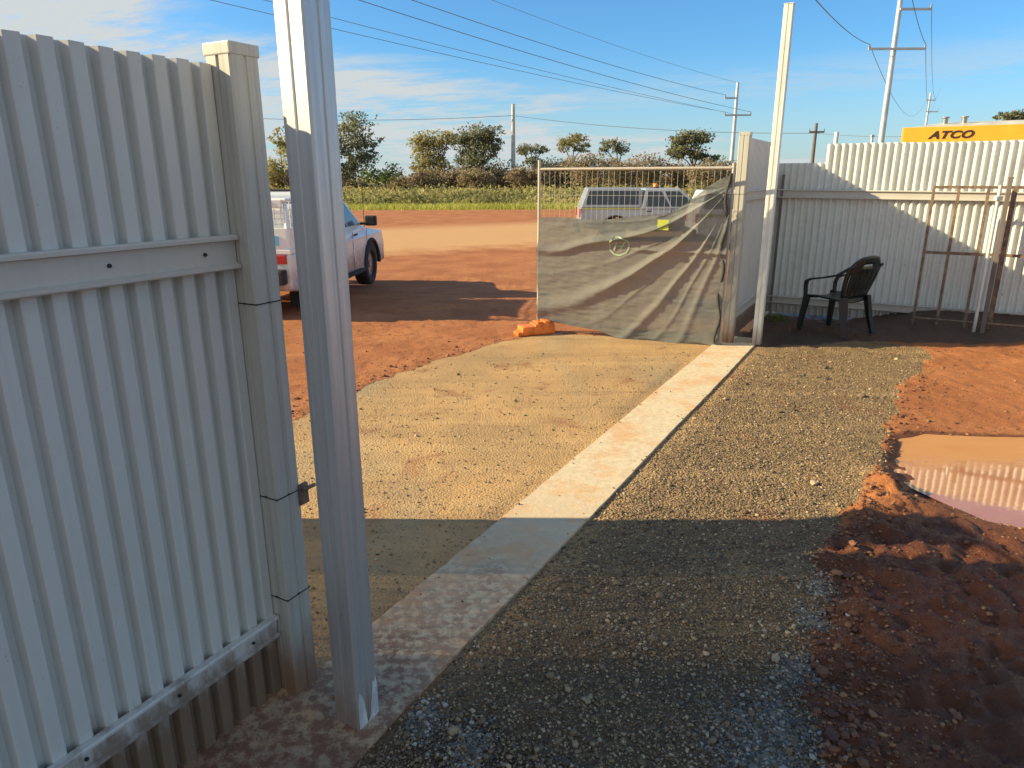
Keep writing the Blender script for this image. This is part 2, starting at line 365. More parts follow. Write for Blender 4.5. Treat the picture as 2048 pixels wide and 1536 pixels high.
def far_axis():
    a = list(np.arange(1.1, 4.6, 0.017)); v, s_ = 4.6, 0.019
    while v < 11: a.append(v); s_ *= 1.006; v += s_
    while v < 5000: a.append(v); s_ *= 1.07; v += s_
    a.append(5000); return np.array([-60, -30, -15, -8, -4, -2, -1, -0.3, 0.2, 0.6, 0.85, 1.0]+a)
ys = far_axis()
GX, GY = np.meshgrid(xs, ys); H_ = height(GX, GY)
gr, pdn = fields(GX, GY)
nx, ny = len(xs), len(ys)
V = np.stack([GX.ravel(), GY.ravel(), H_.ravel()], 1)
i0 = (np.arange(ny-1)[:, None]*nx+np.arange(nx-1)[None]).ravel()
Fq = np.stack([i0, i0+1, i0+1+nx, i0+nx], 1)
def groundmat():
    m = Mat('red_earth_and_gravel', (0.4, 0.2, 0.1), 0.85, 0, 0.3); p = m.geo(); Xs, Ys, Zs = m.xyz(p)
    g = m.attr('gravel'); wet_shade = m.attr('wet_shade')
    nb = m.noise(p, 1.2, 5, 0.6); nm = m.noise(p, 7, 6, 0.65); nf = m.noise(p, 55, 5, 0.7); nff = m.noise(p, 190, 3, 0.7)
    # red earth
    red = m.mix(m.ss(nb, 0.35, 0.65), (0.35, 0.122, 0.042), (0.46, 0.18, 0.065))
    red = m.mix(m.math('MULTIPLY', m.ss(nm, 0.45, 0.7), 0.5), red, (0.27, 0.095, 0.04))
    red = m.mix(m.math('MULTIPLY', m.ss(nf, 0.5, 0.75), 0.35), red, (0.55, 0.27, 0.13))
    # paler hauled track crossing outside the gate
    rot = m.math('SUBTRACT', Ys, m.math('MULTIPLY', Xs, 0.55))
    tw = m.math('ADD', rot, m.math('MULTIPLY', m.math('SUBTRACT', nb, 0.5), 3.0))
    tr = m.math('MULTIPLY', m.ss(tw, 19.5, 22.5), m.math('SUBTRACT', 1.0, m.ss(tw, 29.0, 34.0)))
    red = m.mix(m.math('MULTIPLY', tr, 0.85), red, (0.60, 0.35, 0.155))
    # yard gravel: sand coloured fines with grey-brown stone
    gsand = m.mix(m.ss(nb, 0.35, 0.66), (0.41, 0.255, 0.115), (0.53, 0.32, 0.135))
    gp_ = m.ss(m.noise(m.map(p, (0.9, 0.5, 1), (0, 0, 0.6)), 0.9, 4, 0.6, 0.8), 0.52, 0.68)
    gsand = m.mix(m.math('MULTIPLY', gp_, 0.40), gsand, (0.36, 0.29, 0.18))
    right = m.ss(m.math('ADD', m.math('SUBTRACT', m.math('MULTIPLY', Xs, N.x), m.math('MULTIPLY', Ys, -N.y)), m.math('MULTIPLY', m.math('SUBTRACT', nb, 0.5), 0.5)), -1.45, -1.1)
    gstone = m.mix(m.ss(nm, 0.4, 0.65), (0.20, 0.135, 0.075), (0.34, 0.23, 0.11))
    grv = m.mix(m.math('ADD', m.math('MULTIPLY', right, 0.72), 0.0), gsand, gstone)
    vc = m.vor(p, 70, out='Color'); vd = m.vor(p, 70)
    grv = m.mix(m.math('MULTIPLY', m.ss(vc, 0.35, 0.85), m.math('ADD', 0.15, m.math('MULTIPLY', right, 0.38))), grv, (0.085, 0.07, 0.05))
    grv = m.mix(m.math('MULTIPLY', m.ss(nff, 0.6, 0.8), 0.35), grv, (0.42, 0.37, 0.28))
    pinkp = m.ss(m.noise(p, 2.3, 4, 0.6, 0.6), 0.56, 0.70)
    grv = m.mix(m.math('MULTIPLY', pinkp, 0.70), grv, (0.28, 0.12, 0.06))
    trk = m.noise(m.map(p, (0.22, 3.2, 1.0), (0, 0, ANG)), 1.6, 5, 0.6)
    grv = m.mix(m.math('MULTIPLY', m.ss(trk, 0.50, 0.66), 0.30), grv, (0.20, 0.14, 0.08))
    grv = m.mix(m.math('MULTIPLY', m.ss(trk, 0.48, 0.34), 0.22), grv, (0.62, 0.42, 0.20))
    gf = m.ss(m.math('ADD', g, m.math('MULTIPLY', m.math('SUBTRACT', nm, 0.5), 0.9)), 0.35, 0.65)
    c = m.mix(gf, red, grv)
    # damp earth, plus shade put into the ground colour
    wd = m.ss(m.math('ADD', wet_shade, m.math('MULTIPLY', m.math('SUBTRACT', nm, 0.5), 0.5)), 0.25, 0.75)
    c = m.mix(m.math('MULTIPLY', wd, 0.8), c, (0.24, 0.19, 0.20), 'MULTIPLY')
    so_ = m.ss(m.math('ADD', m.attr('shade_soil'), m.math('MULTIPLY', m.math('SUBTRACT', nm, 0.5), 0.5)), 0.3, 0.7)
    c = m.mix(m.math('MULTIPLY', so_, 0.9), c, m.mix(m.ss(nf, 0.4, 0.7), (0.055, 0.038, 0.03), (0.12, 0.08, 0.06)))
    # grass and dry verge far off
    yy = m.math('ADD', Ys, m.math('MULTIPLY', m.math('SUBTRACT', nb, 0.5), 2.0))
    gs = m.ss(yy, 44.5, 46.5)
    vg = m.mix(m.ss(yy, 60, 66), (0.30, 0.33, 0.06), (0.36, 0.29, 0.11))
    c = m.mix(gs, c, vg)
    m.set('Base Color', c)
    m.set('Roughness', m.math('SUBTRACT', 0.92, m.math('MULTIPLY', wd, 0.5)))
    hb = m.math('ADD', m.math('MULTIPLY', nf, 0.6), m.math('MULTIPLY', vd, m.math('MULTIPLY', gf, -0.9)))
    hb = m.math('ADD', hb, m.math('MULTIPLY', nff, 0.25))
    hb = m.math('MULTIPLY', hb, m.math('ADD', 0.22, m.math('MULTIPLY', m.math('MAXIMUM', right, m.math('SUBTRACT', 1.0, gf)), 0.78)))
    m.bump(hb, 1.0, 0.022); return m.m
wet_shade_f = np.clip((1-gr)*smooth(0.2, 1.0, GX)*(1-smooth(3.0, 3.9, GY+0.25*vnoise(GX, GY, 0.6, 41, 3)))*1.0+smooth(-0.5, 0.0, pdn)*0.35+smooth(-0.10, -0.01, pdn)*0.6
               + np.exp(-((GX*D.x+GY*D.y-10.2)/1.3)**2)*(GX > 2.4)*0.9 + 0.7*(1-smooth(0.2, 0.7, np.hypot(GX+0.35, GY-1.45))), 0, 1)  # real damp, mixed with shade painted on near mud and fence foot
wet_shade_f += (0.50*(1-smooth(2.1, 3.9, GY+0.5*vnoise(GX, GY, 0.9, 42, 3))))*gr  # near gravel darkened in colour to deepen the shade there
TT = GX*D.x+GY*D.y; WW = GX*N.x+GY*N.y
shade_soil = smooth(-1.75, -1.55, WW)*(1-smooth(10.1, 10.6, TT))*smooth(-0.12, 0.25, GY-7.66+0.04*(GX-2.5)+0.25*vnoise(GX, GY, 0.7, 44, 4, 0.6))  # shade painted as dark brown earth, edged along the fence's cast shadow
go = np_mesh('ground', V, Fq, groundmat(), smooth=True, attrs={'gravel': gr.ravel(), 'shade_soil': shade_soil.ravel(), 'wet_shade': np.clip(wet_shade_f, 0, 1).ravel()})
tag(go, kind='structure')

def pondmat():
    m = Mat('muddy_water', (0.40, 0.165, 0.085), 0.02, 0, 0.6); p = m.geo(); a = m.noise(m.map(p, (1, 2.5, 1)), 1.6, 5, 0.6)
    Yp = m.xyz(p)[1]; b = m.noise(m.map(p, (1.2, 6, 1)), 2.0, 6, 0.65); ys_ = m.ss(m.math('ADD', Yp, m.math('MULTIPLY', m.math('SUBTRACT', b, 0.5), 0.7)), 4.12, 4.42)
    c = m.mix(m.ss(a, 0.35, 0.7), (0.40, 0.165, 0.08), (0.48, 0.22, 0.11)); c = m.mix(ys_, c, m.mix(b, (0.46, 0.19, 0.06), (0.56, 0.30, 0.13)))
    m.set('Base Color', c); m.b.inputs['IOR'].default_value = 1.40; m.set('Roughness', m.math('ADD', 0.01, m.math('MULTIPLY', ys_, 0.42))); m.set('Specular IOR Level', m.math('SUBTRACT', 0.6, m.math('MULTIPLY', ys_, 0.52)))
    m.set('Coat Weight', m.math('MULTIPLY', m.math('SUBTRACT', 1.0, ys_), 0.6))
    m.bump(m.noise(m.map(p, (3, 9, 1)), 2, 3), 0.03, 0.01); return m.m
pw = MB(); pts = [(2.3, 4.2), (2.6, 3.4), (3.3, 3.0), (4.8, 2.9), (6.6, 3.6), (6.8, 5.6), (3.4, 5.5), (2.6, 5.2)]
pw.add([(a, b, -0.012) for a, b in pts], [tuple(range(len(pts)))])
tag(pw.build('puddle', pondmat()), kind='structure')

# concrete strip across the gateway
def concmat():
    m = Mat('stained_concrete', (0.55, 0.48, 0.38), 0.85); p = m.geo(); X_, Y_, Z_ = m.xyz(p)
    t = m.math('ADD', m.math('MULTIPLY', X_, D.x), m.math('MULTIPLY', Y_, D.y))
    a = m.noise(p, 3.0, 6, 0.65); b = m.noise(p, 25, 5, 0.7); s_ = m.noise(m.map(p, (1, 1, 1)), 1.1, 3)
    c = m.mix(m.ss(b, 0.3, 0.7), (0.56, 0.44, 0.28), (0.72, 0.58, 0.37))
    c = m.mix(m.math('MULTIPLY', m.ss(a, 0.46, 0.66), 0.62), c, (0.62, 0.31, 0.12))
    near = m.math('SUBTRACT', 1.0, m.ss(m.math('ADD', t, m.math('MULTIPLY', m.math('SUBTRACT', a, 0.5), 2.4)), 1.0, 3.9))
    c = m.mix(m.math('MULTIPLY', near, m.math('MULTIPLY', m.ss(b, 0.36, 0.58), 0.95)), c, (0.22, 0.10, 0.055))
    mud = m.math('SUBTRACT', 1.0, m.ss(m.math('ADD', t, m.math('MULTIPLY', m.math('SUBTRACT', a, 0.5), 1.6)), 0.7, 1.9))
    c = m.mix(m.math('MULTIPLY', mud, 0.75), c, (0.15, 0.065, 0.04))
    m.set('Base Color', c); m.bump(m.math('ADD', b, m.math('MULTIPLY', m.noise(p, 120, 3), 0.5)), 0.5, 0.006); return m.m
cs = MB(); ts = np.linspace(-4.5, 8.28, 160); rl = [(-1.83 if t < 1.45 else -1.742)+0.003*random.uniform(-1, 1) for t in ts]; rr = [-1.325+0.003*random.uniform(-1, 1)+0.004*math.sin(t*2.3) for t in ts]
vs = []; fs = []
for t, a, b in zip(ts, rl, rr):
    zt = 0.012; vs += [P(t, a, -0.06), P(t, a, zt), P(t, b, zt), P(t, b, -0.06)]
for i in range(len(ts)-1):
    for k in range(3): fs.append((i*4+k, i*4+k+1, (i+1)*4+k+1, (i+1)*4+k))
fs += [(0, 1, 2, 3), tuple(len(vs)-4+k for k in (3, 2, 1, 0))]
cs.add(vs, fs); tag(cs.build('concrete_strip', concmat()), kind='structure')

# ---------------------------------------------------------------- loose stones
def ico():
    bm = bmesh.new(); bmesh.ops.create_icosphere(bm, subdivisions=1, radius=1.0); v = np.array([a.co[:] for a in bm.verts]); f = np.array([[a.index for a in q.verts] for q in bm.faces]); bm.free(); return v, f
IV, IF = ico()
def scatter(name, px_, py_, size, mat, label, cat, flat=0.65, sink=0.25, tint=None):
    n = len(px_); pz = np.where(onstrip(px_, py_), 0.013, height(px_, py_))
    s3 = size[:, None]*rng.uniform([0.7, 0.7, flat*0.7], [1.3, 1.3, flat*1.3], (n, 3))
    th = rng.uniform(0, 6.28, n); c, s_ = np.cos(th), np.sin(th)
    jit = rng.uniform(0.72, 1.18, (n, len(IV), 1)); V_ = IV[None]*jit*s3[:, None, :]
    x_ = V_[..., 0]*c[:, None]-V_[..., 1]*s_[:, None]; y_ = V_[..., 0]*s_[:, None]+V_[..., 1]*c[:, None]
    V_ = np.stack([x_+px_[:, None], y_+py_[:, None], V_[..., 2]+(pz+size*(flat-sink))[:, None]], -1).reshape(-1, 3)
    F_ = (IF[None]+(np.arange(n)*len(IV))[:, None, None]).reshape(-1, 3)
    t = tint if tint is not None else rng.random(n)
    o = np_mesh(name, V_, F_, mat, attrs={'tint': np.repeat(t, len(IV))}); tag(o, label, cat, kind='stuff'); return o
def stonemat(name, a, b, c):
    m = Mat(name, a, 0.85); t = m.attr('tint'); q = m.mix(m.ss(t, 0.0, 0.6), a, b); q = m.mix(m.ss(t, 0.7, 1.0), q, c); m.set('Base Color', q); return m.m
def onstrip(x, y):
    ww = x*N.x+y*N.y; return (ww > -1.75) & (ww < -1.32)
n = 120000; yv = 1.25*np.exp(rng.random(n)*math.log(7.3/1.25)); xv = rng.uniform(-0.62, 0.62, n)*yv*1.3+0.15
g_, _ = fields(xv, yv); side = xv*N.x+yv*N.y > -1.32
keep = (g_ > 0.5) & (~onstrip(xv, yv) | ((rng.random(n) < 0.22) & ((xv*N.x+yv*N.y > -1.385) | (xv*N.x+yv*N.y < -1.69))) | (rng.random(n) < 0.012)) & (side | (rng.random(n) < 0.10)) & (np.abs(xv) < yv*0.80) & (vnoise(xv, yv, 0.5, 51, 3) > -0.55)
xv, yv = xv[keep], yv[keep]; sz = rng.gamma(1.7, 0.0012, len(xv))+0.0016+0.0004*yv; big = rng.random(len(xv)) < 0.0035; sz = np.where(big, sz*2.0+0.006, sz)
scatter('gravel_stones', xv, yv, sz, stonemat('gravel_stone', (0.085, 0.06, 0.038), (0.24, 0.165, 0.09), (0.50, 0.38, 0.23)), 'loose brown and grey gravel stones spread over the gateway', 'gravel')
# blue-grey crushed rock patches
cx = [gp(1625, 1250), gp(1590, 1350), gp(1560, 1450), gp(1530, 1530), gp(1640, 1190), gp(850, 1440), gp(940, 1500), gp(1450, 1470)]
sp = [0.04, 0.05, 0.07, 0.07, 0.04, 0.045, 0.05, 0.09]; xa = []; ya = []; wt = [1, 1, 1, 1, 0.8, 0.6, 0.6, 0.4]; wi = 0
for (a, b), s_, w_t in zip(cx, sp, wt):
    k = int(24000*s_*w_t); xa.append(rng.normal(a, s_*0.85, k)); ya.append(rng.normal(b, s_*1.25, k))
xa = np.concatenate(xa); ya = np.concatenate(ya); k = ~onstrip(xa, ya) & (ya > 1.2); xa, ya = xa[k], ya[k]
scatter('crushed_rock', xa, ya, rng.gamma(1.8, 0.0013, len(xa))+0.0018, stonemat('blue_grey_rock', (0.07, 0.062, 0.048), (0.17, 0.155, 0.125), (0.40, 0.37, 0.30)), 'patches of blue grey crushed rock lying on the brown gravel', 'gravel')
# red clods
n = 90000; yv = 1.3*np.exp(rng.random(n)*math.log(9/1.3)); xv = rng.uniform(-0.8, 0.82, n)*yv; g_, pd_ = fields(xv, yv)
ridge = np.exp(-((polydist(xv, yv, gv)+0.02)/0.25)**2)
keep = (g_ < 0.6) & (pd_ < -0.02) & ~onstrip(xv, yv) & (rng.random(n) < 0.20+0.6*ridge) & ((xv > 0.3) | (yv > 4))
xv, yv = xv[keep], yv[keep]
scatter('mud_clods', xv, yv, rng.gamma(1.3, 0.0021, len(xv))*(1+0.6*ridge[keep])+0.0018, stonemat('red_clod', (0.085, 0.036, 0.024), (0.19, 0.08, 0.038), (0.36, 0.18, 0.08)), 'crumbled red mud clods along the edge of the gravel', 'mud clods', flat=0.6)

# ---------------------------------------------------------------- fences
def sheet_profile(length, pitch, depth):
    """trapezoid ribs: wide pan, narrow valley; returns list of (along, out)"""
    pts = []; a = 0.0
    while a < length:
        for fr, o in (((0.0, 0.0), (0.11, depth*0.93), (0.15, depth), (0.60, depth), (0.64, depth*0.93), (0.75, 0.0), (0.86, -0.001)) if pitch < 0.08 else ((0.0, 0.0), (0.10, 0.25*depth), (0.24, depth), (0.36, depth*1.08), (0.48, depth), (0.62, 0.25*depth), (0.74, 0.0))):
            q = a+fr*pitch
            if q <= length: pts.append((q, o*1.0))
        a += pitch
    return pts
def sheet(mb, p0, along, out, length, z0, z1, pitch=0.0715, depth=0.016, th=0.0012, jag=0.0, rev=False):
    """corrugated steel sheet with real thickness"""
    pr = sheet_profile(length, pitch, depth); n = len(pr); p0 = Vector(p0)
    if rev: pr = [(length-a, o) for a, o in pr][::-1]
    vs = []
    for side in (0, -th):
        for z in (z0, z1):
            for i, (a, o) in enumerate(pr):
                jz = jag*math.sin(a*3.1)+jag*0.4*math.sin(a*17.0) if z == z1 else 0
                v = p0+along*a+out*(o+side); vs.append((v.x, v.y, z+jz))
    fs = []
    for i in range(n-1):
        fs.append((i, i+1, n+i+1, n+i)); fs.append((2*n+i, 3*n+i, 3*n+i+1, 2*n+i+1))
        fs.append((n+i, n+i+1, 3*n+i+1, 3*n+i)); fs.append((i, 2*n+i, 2*n+i+1, i+1))
    mb.add(vs, fs); return mb
RAILP = [(0, -0.050), (0.030, -0.050), (0.034, -0.046), (0.034, -0.036), (0.016, -0.032), (0.016, 0.032), (0.034, 0.036), (0.034, 0.046), (0.030, 0.050), (0, 0.050)]
def rail(name, parent, a, b, out, mat, sc_=1.0):
    mb = MB(); mb.sweep([(x*sc_, z*sc_) for x, z in RAILP], a, b, out, (0, 0, 1)); return mb.build(name, mat, parent)
def post(parent, t, w_, z0, z1, s=0.107, mat=None, seams=(), cap=True, name='post'):
    """square folded post with a shallow groove down two faces"""
    h = s/2; g = 0.004; r = 0.006
    prof = []
    def side(ax, ay, bx, by, nx_, ny_, groove):
        seq = [(0.06, 0), (0.94, 0)]
        if groove: seq = [(0.06, 0), (0.44, 0), (0.46, g), (0.54, g), (0.56, 0), (0.94, 0)]
        for f, dn in seq: prof.append((ax+(bx-ax)*f-nx_*dn, ay+(by-ay)*f-ny_*dn))
    side(-h, -h, h, -h, 0, -1, True); side(h, -h, h, h, 1, 0, True); side(h, h, -h, h, 0, 1, False); side(-h, h, -h, -h, -1, 0, True)
    c = P(t, w_)
    def pt(q, z): v = c+N*q[0]+D*q[1]; return (v.x, v.y, z)
    zs = [z0, z1]; n = len(prof); vs = [pt(q, z) for z in zs for q in prof]; fs = [(i, (i+1) % n, n+(i+1) % n, n+i) for i in range(n)]
    fs += [tuple(reversed(range(n))), tuple(range(n, 2*n))]
    mb = MB(); mb.add(vs, fs); o = mb.build(name, mat, parent)
    for z in seams:
        b = MB(); b.box(None, (s+0.004, s+0.004, 0.0035), M=Matrix.Translation(P(t, w_, z)) @ Matrix.Rotation(-ANG, 4, 'Z')); b.build('joint_line', M['dark'], o)
    if cap:
        b = MB(); b.box(None, (s+0.004, s+0.004, 0.034), M=Matrix.Translation(P(t, w_, z1-0.010)) @ Matrix.Rotation(-ANG, 4, 'Z'), bev=0.004)
        b.build('post_cap', mat, o)
    return o
# left fence
WL = -1.805
lf = empty('steel_fence', (0, 0, 0), 'grey corrugated steel fence with two channel rails, filling the left side', 'fence')
mb = MB(); t1 = 1.478; L0 = 7.2
sheet(mb, P(t1, WL), -D, N, L0, -0.05, 2.106, depth=0.028, jag=0.004); mb.build('sheet', M['sheet'], lf)
rail('rail', lf, P(-5.7, WL+0.0285, 1.588), P(t1-0.01, WL+0.0285, 1.588), N, M['rail'], 1.0)
rail('rail', lf, P(-5.7, WL+0.0285, 0.288), P(t1-0.01, WL+0.0285, 0.288), N, M['rail_low'], 0.8)
scr = None
for zt, n_s in ((1.588, 11), (0.288, 11)):
    for k in range(n_s):
        c = P(t1-0.12-0.285*k, WL+0.0285+0.016, zt+random.uniform(-0.004, 0.004))
        if scr is None:
            mb = MB(); mb.tube([(0, 0, 0), N*0.006], 0.0055, 6); scr = mb.build('screw_head', M['black'], lf); scr.location = c
        else:
            o = scr.copy(); COL.objects.link(o); o.parent = lf; o.location = c
post(lf, 1.525, -1.755, 0.0, 2.156, mat=M['post'], seams=(1.43, 0.78, 0.40), s=0.104)
b = MB(); b.box(None, (0.012, 0.04, 0.075), M=Matrix.Translation(P(1.585, -1.700, 0.76)) @ Matrix.Rotation(-ANG, 4, 'Z'), bev=0.002)
b.tube([P(1.575, -1.694, 0.775), P(1.635, -1.694, 0.775)], 0.007, 8); b.build('gate_latch', M['rust'], lf)
# fence along the gate line beyond the opening
WR = -1.62
rf = empty('steel_fence', P(8, WR), 'short cream steel fence run behind the right gate post, seen edge on', 'fence')
rf.location = (0, 0, 0)
TC = 10.08
mb = MB(); sheet(mb, P(8.0, WR), D, N, TC-8.0, 0.03, 2.195, depth=0.012, pitch=0.0715); mb.build('sheet', M['sheet'], rf)
rail('rail', rf, P(8.0, WR+0.0125, 1.60), P(TC-0.05, WR+0.0125, 1.60), N, M['rail'], 1.1)
rail('rail', rf, P(8.0, WR+0.0125, 0.33), P(TC-0.05, WR+0.0125, 0.33), N, M['rail'], 1.1)
post(rf, 7.95, WR, 0.0, 2.235, mat=M['post'], s=0.112, seams=(1.62,))
# back fence
bfz = empty('steel_fence', (0, 0, 0), 'long cream corrugated fence behind the plastic chair, half in shadow', 'fence')
mb = MB(); sheet(mb, P(TC, WR), N, -D, 0.60, 0.02, 1.962, pitch=0.083, depth=0.030); mb.build('sheet', M['sheet_back'], bfz)
mb = MB(); sheet(mb, P(TC+0.004, WR+0.581), N, -D, 7.5, 0.02, 2.185, pitch=0.083, depth=0.030, jag=0.004); mb.build('sheet', M['sheet_back'], bfz)
rail('rail', bfz, P(TC-0.033, WR+0.05, 1.585), P(TC-0.033, WR+8, 1.53), -D, M['rail'], 1.1)
rail('rail', bfz, P(TC-0.033, WR+0.05, 0.20), P(TC-0.033, WR+8, 0.20), -D, M['rail'], 1.0)
def onfence(u, v, t=TC):
    r = ray(u, v); a = np.array([[N.x, -r[0]], [N.y, -r[1]]]); s_, k = np.linalg.solve(a, -np.array(P(t, WR)[:2])); return s_, HC+k*r[2]
s0, z0 = onfence(1675, 266, TC+0.06); mb = MB(); mb.tube([P(TC+0.08, WR+s0, 0), P(TC+0.08, WR+s0, z0)], 0.026, 10); mb.build('post', M['galv_pale'], bfz)
s0, z0 = onfence(1737, 276, TC+0.5)
ms = empty('star_picket', P(TC+0.9, WR+s0*1.03), 'thin grey steel picket poking above the tall back fence', 'picket')
mb = MB(); mb.tube([(0, 0, 0), (0, 0, z0+0.02)], 0.018, 8); mb.build('stake', M['steelpole'], ms)
mb = MB(); mb.box((0, 0, z0+0.03), (0.045, 0.045, 0.03), bev=0.008); mb.build('picket_cap', M['steelpole'], ms)
# small dark post at the corner
cp = empty('corner_post', P(TC-0.05, WR+0.10), 'dark weathered steel post in the fence corner, behind the gate post', 'post')
mb = MB(); mb.box((0, 0, 0.90), (0.03, 0.03, 1.8), rz=-ANG, bev=0.004); mb.build('upright', M['woodpole'], cp)
mb = MB(); mb.box((0, 0, 1.81), (0.036, 0.036, 0.02), rz=-ANG, bev=0.004); mb.build('post_cap', M['woodpole'], cp)

# gate posts
def gatepost(t, w_, ztop, mat, label, s, paint=False):
    e = empty('gate_post', P(t, w_), label, 'gate post'); e.location = (0, 0, 0)
    o = post(e, t, w_, 0.0, ztop, s=s, mat=mat, cap=False, name='upright')
    b = MB(); b.box(None, (s+0.006, s+0.006, 0.006), M=Matrix.Translation(P(t, w_, ztop+0.003)) @ Matrix.Rotation(-ANG, 4, 'Z')); b.build('post_cap', mat, e)
    if paint:
        m = Mat('zinc_paint_smear', (0.55, 0.57, 0.56), 0.6); p = m.geo(); a = m.noise(m.map(p, (30, 30, 12)), 1, 4); z = m.xyz(p)[2]
        m.set('Base Color', m.mix(m.ss(a, 0.4, 0.6), (0.5, 0.5, 0.48), (0.68, 0.70, 0.70)))
        q = MB(); hh = s/2+0.0012; prof = []
        for k in range(15):
            f = k/14; prof.append((f, 0.10+0.05*math.sin(f*9)+0.03*random.random()-0.06*math.exp(-((f-0.45)/0.2)**2)))
        vs = []; 
        for f, hgt in prof:
            c = P(t-s/2*0.93+f*s*0.93, w_+hh); vs += [(c.x, c.y, 0.012), (c.x, c.y, hgt)]
        q.add(vs, [(2*i, 2*i+2, 2*i+3, 2*i+1) for i in range(14)])
        q.build('paint_smear', m.m, e)
    return e
gatepost(1.50, -1.447, 3.45, M['galv'], 'tall galvanised gate post nearest the camera, running out of the top', 0.105, True)
gatepost(8.04, -1.325, 3.42, M['galv_pale'], 'tall pale galvanised gate post at the far end of the concrete strip', 0.090)

# ---------------------------------------------------------------- shade cloth and temporary fence
def clothmat(name, opacity, base=(0.30, 0.275, 0.225)):
    m = Mat(name, base, 0.85, 0, 0.2); p = m.geo(); a = m.noise(p, 3, 5, 0.6); b = m.noise(p, 30, 3)
    m.set('Base Color', m.mix(a, tuple(x*0.8 for x in base), tuple(x*1.25 for x in base)))
    tr = nn(m.nt, 'ShaderNodeBsdfTransparent'); tl = nn(m.nt, 'ShaderNodeBsdfTranslucent'); tl.inputs[0].default_value = (*base, 1)
    m1 = nn(m.nt, 'ShaderNodeMixShader'); m1.inputs[0].default_value = 0.25; m.nt.links.new(m.b.outputs[0], m1.inputs[1]); m.nt.links.new(tl.outputs[0], m1.inputs[2])
    m2 = nn(m.nt, 'ShaderNodeMixShader'); m.nt.links.new(m.math('ADD', m.math('MULTIPLY', m.math('SUBTRACT', b, 0.5), 0.15), opacity), m2.inputs[0])
    m.nt.links.new(tr.outputs[0], m2.inputs[1]); m.nt.links.new(m1.outputs[0], m2.inputs[2]); m.nt.links.new(m2.outputs[0], m.nt.nodes['Material Output'].inputs[0]); return m.m
M['cloth'] = clothmat('grey_shade_cloth', 0.87, (0.205, 0.21, 0.19)); M['cloth_dark'] = clothmat('bunched_shade_cloth', 0.97, (0.09, 0.09, 0.08)); M['cloth_caster'] = clothmat('shadow_caster_cloth', 0.97)
A = Vector((0.322, 8.43, 0)); B = Vector((2.30, 7.60, 0)); TL = (B-A).length; TD = (B-A).normalized(); TN = Vector((TD.y, -TD.x, 0))  # TN faces camera
ZT, ZB = 1.885, 0.14
tf = empty('temporary_fence', A, 'galvanised temporary fence panel standing open across the gateway', 'fence panel')
def loc(v): return Vector(v)-A
for nm, q, zt, zb in (('upright', A, 1.985, 0.03), ('upright', B, 1.93, 0.02)):
    mb = MB(); mb.tube([loc(q+Vector((0, 0, zb))), loc(q+Vector((0, 0, zt)))], 0.018, 10); mb.build(nm, M['galv_dusty'], tf)
mb = MB(); mb.tube([loc(A+Vector((0, 0, ZT))), loc(B+Vector((0, 0, ZT)))], 0.0165, 10); mb.build('top_rail', M['galv_dusty'], tf)
mb = MB(); mb.tube([loc(A+Vector((0, 0, ZB))), loc(B+Vector((0, 0, 0.06)))], 0.0165, 10); mb.build('bottom_rail', M['galv_dusty'], tf)
mb = MB(); k = int(TL/0.062)
for i in range(1, k):
    q = A+TD*(i*TL/k); mb.tube([loc(q+Vector((0, 0, 0.11))), loc(q+Vector((0, 0, ZT)))], 0.0016, 4, False)
for z in np.arange(0.25, 1.8, 0.15)[[0, 3, 6, 9]]: mb.tube([loc(A+Vector((0, 0, z))), loc(B+Vector((0, 0, z)))], 0.0022, 4, False)
mb.build('wire_mesh', M['galv_dusty'], tf)
# cloth
nu, nv = 190, 160
uu, vv = np.meshgrid(np.linspace(0, 1, nu), np.linspace(0, 1, nv))
topz = 1.345+0.012*np.sin(uu*14)+0.42*smooth(0.66, 1.02, uu)**0.8+0.04*smooth(0.3, 0.66, uu)
botz = 0.135-0.13*smooth(0.05, 0.55, uu)+0.012*np.sin(uu*23)
zz_ = botz+(topz-botz)*vv
xx = uu*TL+0.012*np.sin(vv*9)*(1-uu)
dx_, dz_ = (1.0-uu)*TL+0.02, 1.72-zz_
rr_ = np.hypot(dx_, dz_)
ph = np.arctan2(dz_, dx_)+0.13*rr_+0.05*vnoise(uu*2.1, zz_, 0.7, 63, 2)       # curved folds fanning from the tied top right corner
fold = np.zeros_like(ph)
for a0, wd_, am in ((0.40, 0.026, 0.045), (0.50, 0.014, 0.006), (0.64, 0.026, 0.08), (0.80, 0.016, 0.010), (0.95, 0.030, 0.08), (1.08, 0.014, 0.008), (1.26, 0.028, 0.030), (1.40, 0.015, 0.008), (1.52, 0.03, 0.015), (0.15, 0.03, 0.012)):
    fold += am*np.exp(-((ph-a0)/wd_)**2)
fold *= smooth(0.0, 0.35, rr_)*(1-0.45*smooth(1.2, 2.3, rr_))
fold += 0.014*vnoise(uu*2.1, zz_, 0.35, 61, 3)+0.006*vnoise(uu*2.1+zz_, zz_*3, 0.1, 62, 2)
sag = 0.06*np.sin(np.pi*np.clip(vv, 0, 1))*(1-np.abs(2*uu-1)*0.6)
off = 0.030+fold+sag*0.6+0.03*np.exp(-((zz_-1.04+0.03*uu)/0.018)**2)*smooth(0.5, 0.6, uu)
Pc = np.array(A)[None, None]+np.array(TD)[None, None]*xx[..., None]+np.array(TN)[None, None]*off[..., None]; Pc[..., 2] = zz_
i0 = (np.arange(nv-1)[:, None]*nu+np.arange(nu-1)[None]).ravel()
clo = np_mesh('shade_cloth', Pc.reshape(-1, 3), np.stack([i0, i0+1, i0+1+nu, i0+nu], 1), M['cloth'], smooth=True)
tag(clo, 'sagging grey green shade cloth creased in diagonal folds on the temporary fence', 'shade cloth')
